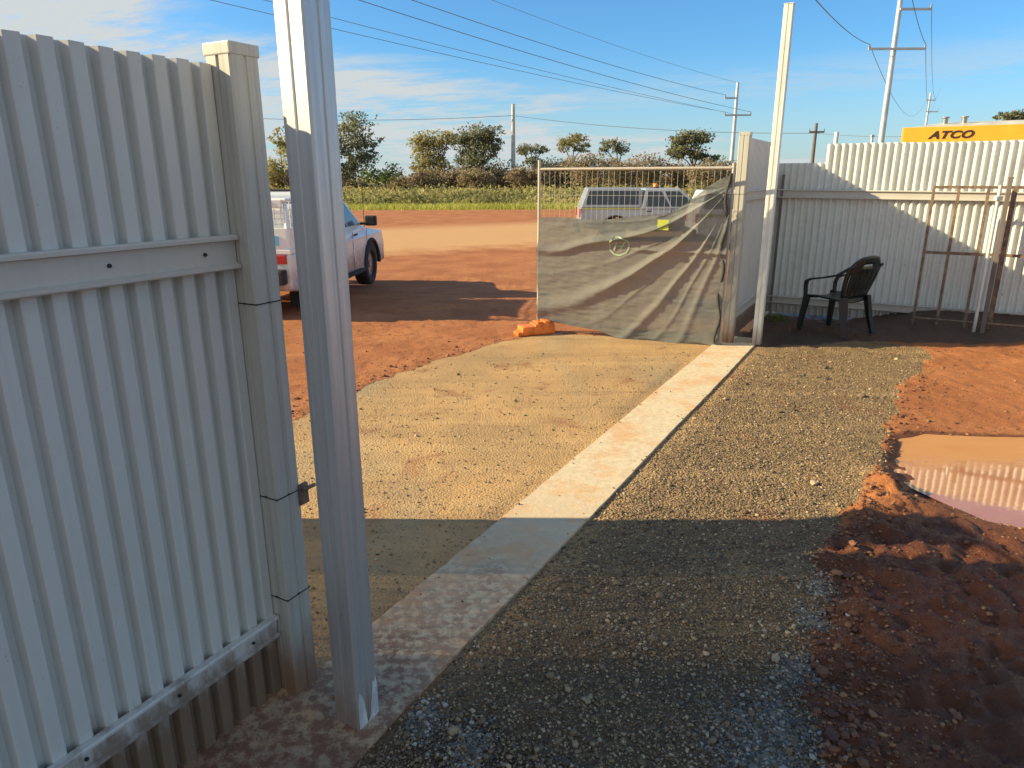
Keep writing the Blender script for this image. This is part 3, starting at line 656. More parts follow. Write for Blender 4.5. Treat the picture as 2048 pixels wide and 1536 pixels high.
# hem / bunched edge at the right upright
mb = MB(); pts = []
for k in range(26):
    z = 0.03+k/25*1.80; pts.append(B+TN*(0.045+0.02*math.sin(k*1.3))-TD*(0.035+0.022*math.sin(k*0.9+1))+Vector((0, 0, z)))
mb.tube(pts, [0.010+0.009*abs(math.sin(k*0.7)) for k in range(26)], 7)
mb.build('bunched_edge', M['cloth_dark'], clo)
# faint printed ring mark on the cloth
def cpt(a, z):   # point on cloth surface
    i = int(np.clip(a*(nu-1), 0, nu-1)); col = Pc[:, i, :]; j = int(np.argmin(np.abs(col[:, 2]-z))); return Vector(col[j])
def uvcl(u, v):
    r = ray(u, v); a = np.array([[TD.x, -r[0]], [TD.y, -r[1]]]); t, k = np.linalg.solve(a, -np.array(A[:2])); return t/TL, HC+k*r[2]
ca, cz = uvcl(1242, 492)
mb = MB()
def stroke(pl, hw=0.009):
    vs = []
    for i, (a, z) in enumerate(pl):
        a2, z2 = pl[min(i+1, len(pl)-1)]; a1, z1 = pl[max(i-1, 0)]; tx, tz = (a2-a1)*TL, z2-z1; l_ = math.hypot(tx, tz)+1e-9; nx_, nz_ = -tz/l_*hw, tx/l_*hw
        c = cpt(a, z)+TN*0.008; vs += [c+TD*nx_+Vector((0, 0, nz_)), c-TD*nx_-Vector((0, 0, nz_))]
    mb.add(vs, [(2*i, 2*i+2, 2*i+3, 2*i+1) for i in range(len(pl)-1)])
stroke([(ca+0.055*math.cos(t)/TL*2, cz+0.10*math.sin(t)) for t in np.linspace(0, 2*math.pi, 28)])
stroke([(ca-0.03, cz-0.05), (ca-0.01, cz+0.04), (ca+0.01, cz-0.03), (ca+0.03, cz+0.05)]); stroke([(ca-0.028, cz), (ca+0.028, cz)], 0.006)
mb.build('printed_mark', Mat('pale_green_print', (0.36, 0.44, 0.30), 0.8).m, clo)

ya, yz = uvcl(1332, 449); c = cpt(ya, yz)+TN*0.012
mb = MB(); mb.box(None, (0.12, 0.003, 0.11), M=Matrix.Translation(c) @ Matrix.Rotation(math.atan2(TD.y, TD.x), 4, 'Z')); mb.build('yellow_tag', M['hivis'], clo)
# orange plastic block foot
ob = empty('fence_foot', (0, 0, 0), 'orange plastic block foot under the left end of the temporary fence', 'fence foot')
ob.location = (A.x-0.05, A.y-0.16, -0.005)
fa = math.atan2(-0.55, -0.62)
def blockprof():
    mbk = MB(); Mx = Matrix.Rotation(R(20), 4, 'Z')
    mbk.box(None, (0.26, 0.20, 0.13), M=Mx @ Matrix.Translation((0.10, 0, 0.065)), bev=0.022)
    mbk.box(None, (0.20, 0.20, 0.11), M=Mx @ Matrix.Translation((-0.09, 0, 0.055)), bev=0.028)
    mbk.box(None, (0.12, 0.16, 0.05), M=Mx @ Matrix.Translation((-0.19, -0.02, 0.025)), bev=0.018)
    mbk.box(None, (0.07, 0.16, 0.035), M=Mx @ Matrix.Translation((0.14, 0, 0.142)), bev=0.014)
    mbk.box(None, (0.07, 0.16, 0.03), M=Mx @ Matrix.Translation((0.04, 0, 0.138)), bev=0.012)
    return mbk, Mx
mbk, Mx = blockprof(); mbk.build('block', M['orange'], ob)

# unseen panel added outside the left fence to cast the yard's shade bands
g2 = empty('temporary_fence', (-1.80, 2.26, 0), 'unseen temporary fence panel added behind the left fence to cast shade bands', 'fence panel')
q0, q1 = Vector((0, 0, 0)), Vector((-0.20, 1.24, 0)); qd = (q1-q0).normalized(); ql = (q1-q0).length
for q in (q0, q1): mb = MB(); mb.tube([q, q+Vector((0, 0, 2.08))], 0.021, 10); mb.build('upright', M['galv_pale'], g2)
for nm, z in (('top_rail', 2.05), ('bottom_rail', 0.12)): mb = MB(); mb.tube([q0+Vector((0, 0, z)), q1+Vector((0, 0, z))], 0.018, 8); mb.build(nm, M['galv_pale'], g2)
mb = MB()
for i in range(1, 18): q = q0+qd*(ql*i/18); mb.tube([q+Vector((0, 0, 0.12)), q+Vector((0, 0, 2.05))], 0.0025, 4, False)
mb.build('wire_mesh', M['galv_pale'], g2)
def caster_cloth(name, y0, y1, mat, topf, label, n_=24):  # added sun-blocking cloth; opacity and top edge shape the ground shadow
    ya_ = np.linspace(y0, y1, n_); za_ = np.linspace(0.05, 1, 30); Yg, Zg = np.meshgrid(ya_, za_)
    tz = topf(Yg); z_ = Zg*tz; xo = 0.04+0.012*np.sin(Yg*40)+0.01*np.sin(z_*7+Yg*9)
    Pq = np.stack([-1.80+qd.x*Yg*1.0+xo, 2.26+qd.y*Yg+0*Yg, z_], -1); i0_ = (np.arange(29)[:, None]*n_+np.arange(n_-1)[None]).ravel()
    o = np_mesh(name, Pq.reshape(-1, 3), np.stack([i0_, i0_+1, i0_+1+n_, i0_+n_], 1), mat, smooth=True); tag(o, label, 'shade cloth'); return o
caster_cloth('shade_cloth', 0.10, 0.70, clothmat('partial_caster_cloth', 0.88), lambda y: 2.04+0*y, 'unseen see-through cloth added on the outside panel to cast partial shade')
o1 = caster_cloth('shade_cloth', 0.0, 0.10, M['cloth_caster'], lambda y: 2.04+0*y, 'unseen narrow cloth strip added on the outside panel to deepen shade')
o2 = caster_cloth('shade_cloth', 0.70, 1.24, M['cloth_caster'], lambda y: 2.05-0.47*np.exp(-((y-0.88)/0.055)**2), 'unseen notched cloth added on the outside panel to cast the dark far band', 60)

# ---------------------------------------------------------------- plastic chair
def bentube(mb, pts, w0, th, nrm):
    """flat strap along pts, wide along nrm"""
    pts = [Vector(p) for p in pts]; vs = []
    for i, p in enumerate(pts):
        t = (pts[min(i+1, len(pts)-1)]-pts[max(i-1, 0)]).normalized(); a = nrm[i] if isinstance(nrm, list) else nrm
        a = Vector(a); a = (a-t*a.dot(t)).normalized(); b = t.cross(a); ww_ = w0[i] if isinstance(w0, list) else w0
        vs += [p+a*ww_/2+b*th/2, p-a*ww_/2+b*th/2, p-a*ww_/2-b*th/2, p+a*ww_/2-b*th/2]
    fs = []
    for i in range(len(pts)-1):
        for k in range(4): fs.append((4*i+k, 4*i+(k+1) % 4, 4*i+4+(k+1) % 4, 4*i+4+k))
    n = len(pts); fs += [(0, 1, 2, 3), (4*n-1, 4*n-2, 4*n-3, 4*n-4)]; mb.add(vs, fs, False)
ch = empty('plastic_chair', (3.90, 8.33, 0.0), 'dark green moulded plastic armchair in the shade before the back fence', 'chair', rz=math.atan2(0.86, -0.50))
ch.scale = (1.06, 1.06, 1.04); ch.location.z = float(height(np.array([3.9]), np.array([8.33]))[0])
# local x forward, y left
mb = MB(); nseg = 12; vs = []; fs = []
for i in range(nseg+1):
    f = i/nseg
    for j in range(nseg+1):
        g = j/nseg-0.5; xx_ = -0.20+0.43*f; wd_ = 0.42+0.06*f; z = 0.41+0.03*f-0.02*math.cos(g*math.pi)+(-0.03*max(0, f-0.85)/0.15)
        vs.append((xx_, g*wd_, z))
for i in range(nseg):
    for j in range(nseg): k = i*(nseg+1)+j; fs.append((k, k+1, k+nseg+2, k+nseg+1))
mb.add(vs, fs, True); o = mb.build('seat', M['chair'], ch); md = o.modifiers.new('solid', 'SOLIDIFY'); md.thickness = 0.02
# backrest: curved shell with slots between vertical ribs, top cut-out
mb = MB(); nb_ = 21; nz = 16
def bp(a, f):   # a -1..1, f 0..1 up
    wd_ = 0.215+0.065*math.sin(f*math.pi*0.75)-0.06*max(0, f-0.8)/0.2*abs(a)
    xb = -0.20-0.13*f-0.02*f*f+0.05*a*a*(0.4+f*0.6); z = 0.42+0.48*f-0.045*a*a*f; return Vector((xb, a*wd_, z))
vs = []; fs = []
for j in range(nz+1):
    for i in range(nb_+1): vs.append(bp(-1+2*i/nb_, j/nz))
for j in range(nz):
    for i in range(nb_):
        f = (j+0.5)/nz; a = abs(-1+2*(i+0.5)/nb_)
        if 0.74 < f < 0.84 and a < 0.34: continue
        if 0.12 < f < 0.62 and i % 4 == 2 and a < 0.9: continue
        k = j*(nb_+1)+i; fs.append((k, k+1, k+nb_+2, k+nb_+1))
mb.add(vs, fs, True); o = mb.build('backrest', M['chair'], ch); md = o.modifiers.new('solid', 'SOLIDIFY'); md.thickness = 0.018
for sgn in (1, -1):
    mb = MB()
    pts = [(-0.31, 0.23*sgn, 0.80), (-0.27, 0.27*sgn, 0.775), (-0.15, 0.285*sgn, 0.69), (0.02, 0.295*sgn, 0.645), (0.17, 0.285*sgn, 0.615), (0.235, 0.27*sgn, 0.585), (0.25, 0.262*sgn, 0.53), (0.245, 0.255*sgn, 0.43)]
    bentube(mb, pts, [0.03, 0.045, 0.055, 0.06, 0.06, 0.055, 0.05, 0.05], 0.02, [(0, 1, 0)]*5+[(0, 1, 0.0)]*3); mb.build('armrest', M['chair'], ch)
    mb = MB(); bentube(mb, [(0.235, 0.235*sgn, 0.43), (0.255, 0.25*sgn, 0.22), (0.28, 0.27*sgn, 0.0)], [0.075, 0.06, 0.042], 0.035, (1, 0, 0))
    mb.build('leg', M['chair'], ch)
    mb = MB(); bentube(mb, [(-0.20, 0.205*sgn, 0.44), (-0.24, 0.225*sgn, 0.22), (-0.30, 0.25*sgn, 0.0)], [0.10, 0.075, 0.045], 0.04, (1, 0.5*sgn, 0))
    mb.build('leg', M['chair_dusty'] if sgn > 0 else M['chair'], ch)

# ---------------------------------------------------------------- rusty frame rack
TR = TC-0.42
rk = empty('steel_rack', (0, 0, 0), 'rusty square tube rack leaning close to the back fence, right edge', 'rack')
def fs_(u, v): s_, z = onfence(u, v, TR); return s_, z
zt_r = fs_(1900, 377)[1]; zm_r = fs_(1900, 509)[1]
sA = fs_(1863, 430)[0]; sEnd = sA+2.6
for nm, z in (('top_rail', zt_r), ('middle_rail', zm_r)):
    mb = MB(); mb.box(None, (sEnd-sA+0.03, 0.032, 0.032), M=Matrix.Translation(P(TR, WR+(sA+sEnd)/2, z)) @ Matrix.Rotation(-ANG, 4, 'Z')); mb.build(nm, M['rust'], rk)
for u in (1863, 1913, 1972, 2024):
    s_ = fs_(u, 420)[0]; mb = MB(); mb.box(None, (0.030 if u != 2024 else 0.05, 0.030, zt_r-0.017), M=Matrix.Translation(P(TR, WR+s_, (zt_r-0.017)/2)) @ Matrix.Rotation(-ANG, 4, 'Z')); mb.build('upright', M['rust'], rk)
for s_ in (sA+1.25, sA+1.7, sA+2.2, sA+2.6): mb = MB(); mb.box(None, (0.03, 0.03, zt_r-0.017), M=Matrix.Translation(P(TR, WR+s_, (zt_r-0.017)/2)) @ Matrix.Rotation(-ANG, 4, 'Z')); mb.build('upright', M['rust'], rk)
s_ = fs_(1860, 640)[0]; z_ = fs_(1900, 655)[1]
mb = MB(); mb.tube([P(TR-0.05, WR+sA, 0.17), P(TR-0.08, WR+sA+1.2, 0.17)], 0.012, 8); mb.build('foot_rail', M['rust'], rk)
gpx = empty('galvanised_post', P(TR-0.09, WR+fs_(1996, 400)[0]), 'thin galvanised pipe post with a clamp, standing against the rusty rack', 'post')
mb = MB(); mb.tube([(0, 0, 0), (0, 0, 1.70)], 0.019, 10); mb.build('pipe', M['galv_pale'], gpx)
mb = MB(); mb.box((0, 0, 1.56), (0.07, 0.05, 0.05), bev=0.006); mb.build('clamp', M['galv_pale'], gpx)
gb = empty('grey_bracket', P(TR-0.12, WR+fs_(2020, 365)[0]), 'narrow dark grey plank standing upright in the rusty rack', 'plank')
mb = MB(); mb.box((0, 0, 0.88), (0.045, 0.02, 1.76), rz=-ANG, bev=0.003); mb.build('plank', M['woodpole'], gb)
mb = MB(); mb.box((0, 0, 1.775), (0.055, 0.026, 0.025), rz=-ANG, bev=0.003); mb.build('end_cap', M['woodpole'], gb)

# ---------------------------------------------------------------- utility vehicles
def wheel(parent, x, y, r, w_, zc):
    mb = MB(); sg = 28; prof = [(-w_/2, r*0.62), (-w_/2, r*0.93), (-w_/2+0.025, r), (w_/2-0.025, r), (w_/2, r*0.93), (w_/2, r*0.62)]
    vs = []; fs = []
    for k in range(sg):
        a = 2*math.pi*k/sg
        for q, rr2 in prof: vs.append((x+rr2*math.cos(a), y+q, zc+rr2*math.sin(a)))
    n_ = len(prof)
    for k in range(sg):
        for i in range(n_): fs.append((k*n_+i, k*n_+(i+1) % n_, ((k+1) % sg)*n_+(i+1) % n_, ((k+1) % sg)*n_+i))
    mb.add(vs, fs, True); wo_ = mb.build('wheel', M['black'], parent)
    mb = MB(); mb.tube([(x, y-w_*0.32, zc), (x, y+w_*0.32, zc)], r*0.62, 24)
    mb.tube([(x, y-w_*0.40, zc), (x, y+w_*0.40, zc)], r*0.18, 12); mb.build('rim', M['rim'], wo_)
def ute(loc_, rz, label, paint, Lg=4.75, W=1.80, S=1.0, canopy=False, cage=False, beacon=True, glass='glass'):
    e = empty('pickup_truck', loc_, label, 'pickup truck', rz=rz); e.scale = (S, S, S)
    h = Lg/2; ax_r, ax_f, wr = -h+1.12, h-0.85, 0.37
    def arch(xc, r=0.45, n_=9): return [(xc+r*math.cos(a), 0.36+r*0.95*math.sin(a)) for a in np.linspace(math.pi, 0, n_)]
    low = [(-h, 0.45)]+arch(ax_r)+[(ax_r+0.5, 0.34), (ax_f-0.5, 0.34)]+arch(ax_f)+[(h-0.10, 0.36), (h, 0.45), (h+0.02, 0.72), (h-0.08, 0.92), (h-0.95, 1.03), (h-1.05, 1.06)]
    cabb = -0.55 if not cage else -0.35
    low += [(cabb, 1.07), (-h, 1.07)] if canopy else [(cabb, 1.07), (cabb-0.02, 0.92), (-h, 0.92)]
    mb = MB(); n_ = len(low); half = W/2
    rows = [(-half, 1.0), (-half-0.0, 1.0), (half, 1.0)]
    vs = [(x, -half+(0.05 if z > 0.95 else 0.0), z) for x, z in low]+[(x, half-(0.05 if z > 0.95 else 0.0), z) for x, z in low]
    fs = [(i, (i+1) % n_, n_+(i+1) % n_, n_+i) for i in range(n_)]+[tuple(reversed(range(n_))), tuple(range(n_, 2*n_))]
    mb.add(vs, fs); body = mb.build('body', paint, e, bevel=0.03)
    # cab
    x0, x1 = cabb, h-1.12; bx0, bx1 = x0, x1; tx0, tx1 = x0+0.12, x1-0.72; zb_, zt_ = 1.05, 1.66; bw, tw_ = half-0.05, half-0.24
    def cabpt(x, side, z):
        f = (z-zb_)/(zt_-zb_); return Vector((x, side*(bw+(tw_-bw)*f), z))
    def cx_(x, z):
        f = (z-zb_)/(zt_-zb_); a = bx0+(tx0-bx0)*f; b_ = bx1+(tx1-bx1)*f; return a+(b_-a)*x
    vs = [cabpt(cx_(f, z), s_, z) for z in (zb_, zt_-0.05, zt_) for f, s_ in ((0, -1), (1, -1), (1, 1), (0, 1))]
    vs = vs[:8]+[Vector((v.x*0.97+0.005, v.y*0.93, v.z)) for v in vs[8:]]
    fs = [(0, 1, 5, 4), (1, 2, 6, 5), (2, 3, 7, 6), (3, 0, 4, 7), (4, 5, 9, 8), (5, 6, 10, 9), (6, 7, 11, 10), (7, 4, 8, 11), (8, 9, 10, 11)]
    mb = MB(); mb.add(vs, fs); mb.build('cab', paint, e, bevel=0.02)
    zl, zh = 1.10, 1.56
    for s_ in (-1, 1):
        for f0, f1 in ((0.06, 0.44), (0.50, 0.90)):
            mb = MB(); q = [cabpt(cx_(f0, zl), s_, zl), cabpt(cx_(f1+0.03, zl), s_, zl), cabpt(cx_(f1-0.02, zh), s_, zh), cabpt(cx_(f0+0.02, zh), s_, zh)]
            o_ = Vector((0, s_*0.006, 0.002)); i_ = Vector((0, -s_*0.01, 0)); q1_ = [v+o_ for v in q]; q2_ = [v+i_ for v in q]
            mb.add(q1_+q2_, [(0, 1, 2, 3), (7, 6, 5, 4), (0, 4, 5, 1), (1, 5, 6, 2), (2, 6, 7, 3), (3, 7, 4, 0)]); mb.build('side_window', M[glass], e)
    for nm, f, sx in (('windscreen', 1.0, 1), ('rear_window', 0.0, -1)):
        mb = MB(); q = [cabpt(cx_(f, zl), -0.86, zl), cabpt(cx_(f, zl), 0.86, zl), cabpt(cx_(f, zh), 0.84, zh), cabpt(cx_(f, zh), -0.84, zh)]
        q1_ = [v+Vector((sx*0.008, 0, 0.003)) for v in q]; q2_ = [v-Vector((sx*0.01, 0, 0)) for v in q]
        mb.add(q1_+q2_, [(0, 1, 2, 3), (7, 6, 5, 4), (0, 4, 5, 1), (1, 5, 6, 2), (2, 6, 7, 3), (3, 7, 4, 0)]); mb.build(nm, M[glass], e)
    # door lines and handles
    for s_ in (-1, 1):
        for xd in (cx_(0.47, 1.0), cx_(0.97, 1.0)):
            mb = MB(); mb.box((xd, s_*(half+0.001), 0.70), (0.012, 0.004, 0.62)); mb.build('door_gap', M['dark'], e)
        for xd in (cx_(0.12, 1.0), cx_(0.55, 1.0)):
            mb = MB(); mb.box((xd, s_*(half+0.014), 0.96), (0.16, 0.028, 0.03), bev=0.008); mb.build('door_handle', M['black'], e)
        mb = MB(); mb.box((cx_(0.96, 1.1), s_*(half+0.13), 1.16), (0.11, 0.20, 0.17), bev=0.03); mb.box((cx_(0.96, 1.1), s_*(half+0.0), 1.11), (0.05, 0.12, 0.04)); mb.build('mirror', M['black'], e)
        mb = MB(); mb.box((h-0.04, s_*(half-0.22), 0.79), (0.14, 0.34, 0.15), bev=0.03); mb.build('headlight', M['glass_pale'], e)
        mb = MB(); mb.box((-h-0.006, s_*(half-0.13), 0.90 if canopy else 0.86), (0.05, 0.18, 0.26 if canopy else 0.11), bev=0.01); mb.build('tail_light', M['red_lens'], e)
        mb = MB(); mb.box((ax_r-0.52, s_*(half-0.15), 0.38), (0.02, 0.28, 0.46)); mb.build('mud_flap', M['black'], e)
        mb = MB(); mb.box((0.0, s_*(half+0.04), 0.36), (1.5, 0.12, 0.05), bev=0.012); mb.build('side_step', M['black'], e)
        for ax_ in (ax_r, ax_f):
            wheel(e, ax_, s_*(half-0.13), wr, 0.24, wr)
            mb = MB(); pr = [(ax_+0.47*math.cos(a), s_*(half+0.0), 0.36+0.45*math.sin(a)) for a in np.linspace(math.pi*1.0, 0, 13)]
            mb.tube(pr, 0.035, 6); mb.build('wheel_arch_flare', M['black'], e)
    mb = MB(); mb.box((-h-0.06, 0, 0.50 if canopy else 0.64), (0.14, W-0.1, 0.16 if canopy else 0.20), bev=0.03); mb.box((-h-0.02, 0, 0.40), (0.10, 1.3, 0.26)); mb.build('rear_bumper', M['black'], e)
    mb = MB(); mb.box((h+0.05, 0, 0.48), (0.16, W-0.06, 0.26), bev=0.05); mb.build('front_bumper', M['black'], e)
    mb = MB(); mb.box((h+0.0, 0, 0.78), (0.06, 0.9, 0.16), bev=0.02); mb.build('grille', M['dark'], e)
    if canopy:
        mb = MB(); xa_, xb_ = -h+0.02, cabb-0.03
        q = [(xa_, -half+0.06, 1.075), (xb_, -half+0.06, 1.075), (xb_, half-0.06, 1.075), (xa_, half-0.06, 1.075), (xa_+0.22, -half+0.22, 1.67), (xb_, -half+0.22, 1.67), (xb_, half-0.22, 1.67), (xa_+0.22, half-0.22, 1.67)]
        mb.add(q, [(0, 1, 5, 4), (1, 2, 6, 5), (2, 3, 7, 6), (3, 0, 4, 7), (4, 5, 6, 7), (3, 2, 1, 0)]); can = mb.build('canopy', paint, e, bevel=0.02)
        for s_ in (-1, 1):
            mb = MB()
            def cq(x, z): f = (z-1.075)/0.595; return Vector((x+0.22*f*(1-(x-xa_)/(xb_-xa_)), s_*(half-0.06-0.16*f+0.006), z))
            mb.add([cq(xa_+0.10, 1.16), cq(xb_-0.08, 1.16), cq(xb_-0.08, 1.58), cq(xa_+0.10, 1.58)], [(0, 1, 2, 3)]); mb.build('canopy_window', M['glass'], can)
    if cage:
        mb = MB(); xa_, xb_ = -h, cabb-0.10
        mb.box(((xa_+xb_)/2, 0, 0.955), (xb_-xa_, W+0.04, 0.06), bev=0.01); tr_ = mb.build('tray', M['white_tray'], e)
        for s_ in (-1, 1):
            mb = MB(); mb.box(((xa_+xb_)/2, s_*(W/2), 1.12), (xb_-xa_-0.06, 0.03, 0.27), bev=0.006); mb.build('tray_side', M['white_tray'], e)
            mb = MB(); mb.box(((xa_+xb_)/2-0.25, s_*(W/2+0.0165), 1.11), (0.55, 0.003, 0.12)); mb.build('reflective_panel', M['blue_tape'], e)
        mb = MB(); mb.box((xa_+0.02, 0, 1.12), (0.03, W-0.04, 0.27), bev=0.006); mb.build('tailgate', M['white_tray'], e)
        mb = MB(); mb.box((xa_+0.0, -0.55, 1.10), (0.006, 0.45, 0.12)); mb.build('reflective_panel', M['blue_tape'], e)
        mb = MB(); mb.box((xa_+0.0, -0.05, 1.18), (0.006, 0.20, 0.06)); mb.build('reflective_panel', M['red_lens'], e)
        mb = MB()
        for s_ in (-1, 1):
            mb.tube([(xa_+0.04, s_*(W/2-0.02), 0.86), (xa_+0.04, s_*(W/2-0.02), 1.60), (xb_, s_*(W/2-0.02), 1.60), (xb_, s_*(W/2-0.02), 0.86)], 0.024, 8)
            for k in range(1, 20): xk = xa_+(xb_-xa_)*k/20; mb.tube([(xk, s_*(W/2-0.02), 1.24), (xk, s_*(W/2-0.02), 1.60)], 0.006, 4, False)
            for z in (1.32, 1.40, 1.48): mb.tube([(xa_+0.04, s_*(W/2-0.02), z), (xb_, s_*(W/2-0.02), z)], 0.006, 4, False)
        for k in range(1, 22): yk = -W/2+W*k/22; mb.tube([(xa_+0.04, yk, 1.24), (xa_+0.04, yk, 1.58)], 0.006, 4, False)
        for z in (1.30, 1.37, 1.44, 1.51): mb.tube([(xa_+0.04, -W/2, z), (xa_+0.04, W/2, z)], 0.006, 4, False)
        mb.tube([(xa_+0.04, -W/2, 1.60), (xa_+0.04, W/2, 1.60)], 0.03, 8); mb.build('mesh_cage', M['white_tray'], e)
        mb = MB(); mb.box((xa_+0.012, 0.0, 1.56), (0.03, W*0.95, 0.10), bev=0.01); mb.build('cage_header', M['white_tray'], e)
        mb = MB(); mb.box((xa_-0.006, -0.60, 1.56), (0.008, 0.22, 0.07)); mb.build('reflective_panel', M['red_lens'], e)
        mb = MB(); mb.box(((xa_+xb_)/2+0.1, 0.0, 1.25), (xb_-xa_-0.35, 1.5, 0.50), bev=0.03); mb.build('tool_box', M['white_tray'], e)
    if beacon:
        bx = cx_(0.35, 1.6); mb = MB(); mb.box((bx, 0, 1.685), (0.10, 1.15, 0.035), bev=0.008); mb.build('roof_bar', M['black'], e)
        mb = MB(); yb = -0.18; mb.tube([(bx, yb, 1.70), (bx, yb, 1.76), (bx, yb, 1.80)], [0.085, 0.08, 0.045], 16); mb.build('beacon', M['amber'], e)
        mb = MB(); mb.tube([(h-0.2, -0.6, 0.95), (h-0.22, -0.6, 2.0)], 0.007, 5); mb.build('aerial', M['black'], e)
    return e
# parked ute on the left, seen from behind its right side
hd = R(90-5.0)
fwd = Vector((math.cos(hd), math.sin(hd), 0)); rgt = Vector((fwd.y, -fwd.x, 0))
rc = Vector((-2.86, 9.15, 0)); cen = rc+fwd*(4.6/2)-rgt*0.90
ute((cen.x, cen.y, -0.075), hd, 'white tray utility with mesh cage parked outside, behind the gate posts', M['white_car'], Lg=4.6, cage=True, glass='glass_pale', S=1.0)
e2 = ute((4.62, 23.4, -0.17), R(-1.0), 'silver utility with dark canopy windows parked beyond the temporary fence', M['silver_car'], Lg=5.0, canopy=True, S=0.98)
e3v = ute((7.55, 20.6, -0.17), R(-2.0), 'white utility mostly hidden behind the tied corner of the shade cloth', M['white_tray'], Lg=5.0, canopy=True, S=0.96, beacon=False)
for e_, rows_ in ((e2, ((-2.48, -0.62, 1.02, 1.06),)), (e3v, ((-2.45, 1.6, 0.93, 1.02),))):
    for (x0, x1, z0, z1) in rows_:
        mb = MB(); mb.box(((x0+x1)/2, -0.915+0.012, (z0+z1)/2), (x1-x0, 0.006, z1-z0)); mb.build('hi_vis_stripe', M['hivis'], e_)


# ---------------------------------------------------------------- trees
def tree(name, label, cat, Dd, blobs, leaf, trunk_u=None, n_leaf=3800, size=0.32, group=None, thick=0.22, seed=1, stems=1, sparse=1.0, dense=False):
    g = np.random.default_rng(seed); bl = []
    for (u, v, ru, rv) in blobs:
        c = at(u, v, Dd); k = Dd/(F_PX*1.03)*1.19; bl.append((c, ru*k, rv*k))
    tu = trunk_u if trunk_u is not None else sum(b[0] for b in blobs)/len(blobs)
    gx = at(tu, 370, Dd).x; gz = float(height(np.array([gx]), np.array([Dd]))[0])
    base = Vector((gx, Dd, gz)); e = empty(name, base, label, cat, group)
    # trunk and limbs
    mb = MB()
    lowz = min(c.z-rz*0.4 for c, rx, rz in bl); midz = base.z+(lowz-base.z)*0.6+0.3
    for s_ in range(stems):
        ox = (s_-(stems-1)/2)*0.7
        p0 = Vector((ox*0.4, 0, -0.2)); p1 = Vector((ox+g.uniform(-0.3, 0.3), g.uniform(-0.3, 0.3), max(midz-base.z, 0.4)))
        mb.tube([p0, (p0+p1)/2+Vector((g.uniform(-0.15, 0.15), 0, 0)), p1], [thick, thick*0.85, thick*0.7], 7)
        for c, rx, rz in bl:
            q = c-base; m1 = p1+(q-p1)*0.5+Vector((g.uniform(-0.3, 0.3), g.uniform(-0.4, 0.4), g.uniform(0.0, 0.4)))
            if stems > 1 and (q.x-p1.x)*(ox) < 0: continue
            mb.tube([p1, m1, q, q+Vector((g.uniform(-0.5, 0.5)*rx, 0, rz*0.6))], [thick*0.55, thick*0.36, thick*0.2, thick*0.06], 5)
    mb.build('trunk', M['bark'], e)
    tot = sum(rx*rz for c, rx, rz in bl); Vs = []; Ts = []; cnt = 0
    for c, rx, rz in bl:
        ry = (rx+rz)*0.55; nc = max(6, int(34*rx*rz/tot*len(bl)*sparse)); m_ = max(6, int(n_leaf*rx*rz/tot/nc))
        d = g.normal(size=(nc, 3)); d /= np.linalg.norm(d, axis=1)[:, None]; rad = g.random(nc)**(0.45 if not dense else 0.6)
        cc = d*rad[:, None]*np.array([rx, ry, rz]); tb = g.random(nc)
        cr = (0.20+0.16*g.random(nc))*min(rx, rz*1.5)
        lp = cc[:, None]+g.normal(size=(nc, m_, 3))*cr[:, None, None]*np.array([0.75, 0.75, 0.42])
        lp += np.array(c-base); lp = lp.reshape(-1, 3); k = len(lp)
        a = g.normal(size=(k, 3)); a /= np.linalg.norm(a, axis=1)[:, None]; b_ = np.cross(a, g.normal(size=(k, 3))); b_ /= np.linalg.norm(b_, axis=1)[:, None]
        s_ = size*0.72*g.uniform(0.5, 1.25, k)[:, None]
        Vs.append(np.stack([lp-a*s_, lp+b_*s_*0.5, lp+a*s_, lp-b_*s_*0.5], 1).reshape(-1, 3)); Ts.append(np.repeat(np.clip(np.repeat(tb, m_)*0.7+g.random(k)*0.4-0.05, 0, 1), 4)); cnt += k
    Vv = np.concatenate(Vs); Tt = np.concatenate(Ts); np_mesh('crown', Vv, np.arange(len(Vv)).reshape(-1, 4), M[leaf], e, attrs={'tint': Tt})
    return e
tree('gum_tree', 'leafy grey green gum tree seen just right of the near gate post', 'tree', 96, [(712, 250, 30, 22), (738, 283, 20, 16), (700, 290, 30, 20), (722, 320, 30, 18), (660, 275, 36, 30), (640, 325, 38, 32), (700, 345, 34, 16), (745, 305, 12, 10)], 'leaf_dark', 690, 6200, seed=2, stems=2)
tree('gum_tree', 'olive gum tree seen in the gap between fence post and gate post', 'tree', 98, [(560, 282, 15, 20), (552, 335, 26, 20), (600, 300, 30, 40), (540, 350, 20, 14)], 'leaf_olive', 575, 3000, seed=3)
tree('small_tree', 'low green bush beside the leafy tree near the gate post', 'bush', 94, [(782, 347, 20, 15), (760, 352, 18, 13), (740, 350, 16, 14)], 'leaf_green', 768, 1500, size=0.25, seed=4, dense=True)
tree('gum_tree', 'pale olive gum tree with rounded crown, left one of the central pair', 'tree', 112, [(868, 283, 28, 16), (838, 288, 16, 14), (900, 277, 17, 12), (855, 310, 24, 18), (884, 330, 18, 16), (842, 335, 16, 16), (862, 350, 20, 12)], 'leaf_olive', 872, 5200, seed=5, thick=0.3)
tree('gum_tree', 'dark dense gum tree, right one of the central pair', 'tree', 110, [(950, 272, 26, 16), (984, 268, 18, 18), (928, 285, 18, 14), (965, 296, 28, 18), (945, 322, 24, 18), (990, 295, 14, 16), (955, 345, 26, 13)], 'leaf_dark', 952, 6400, seed=6, thick=0.35)
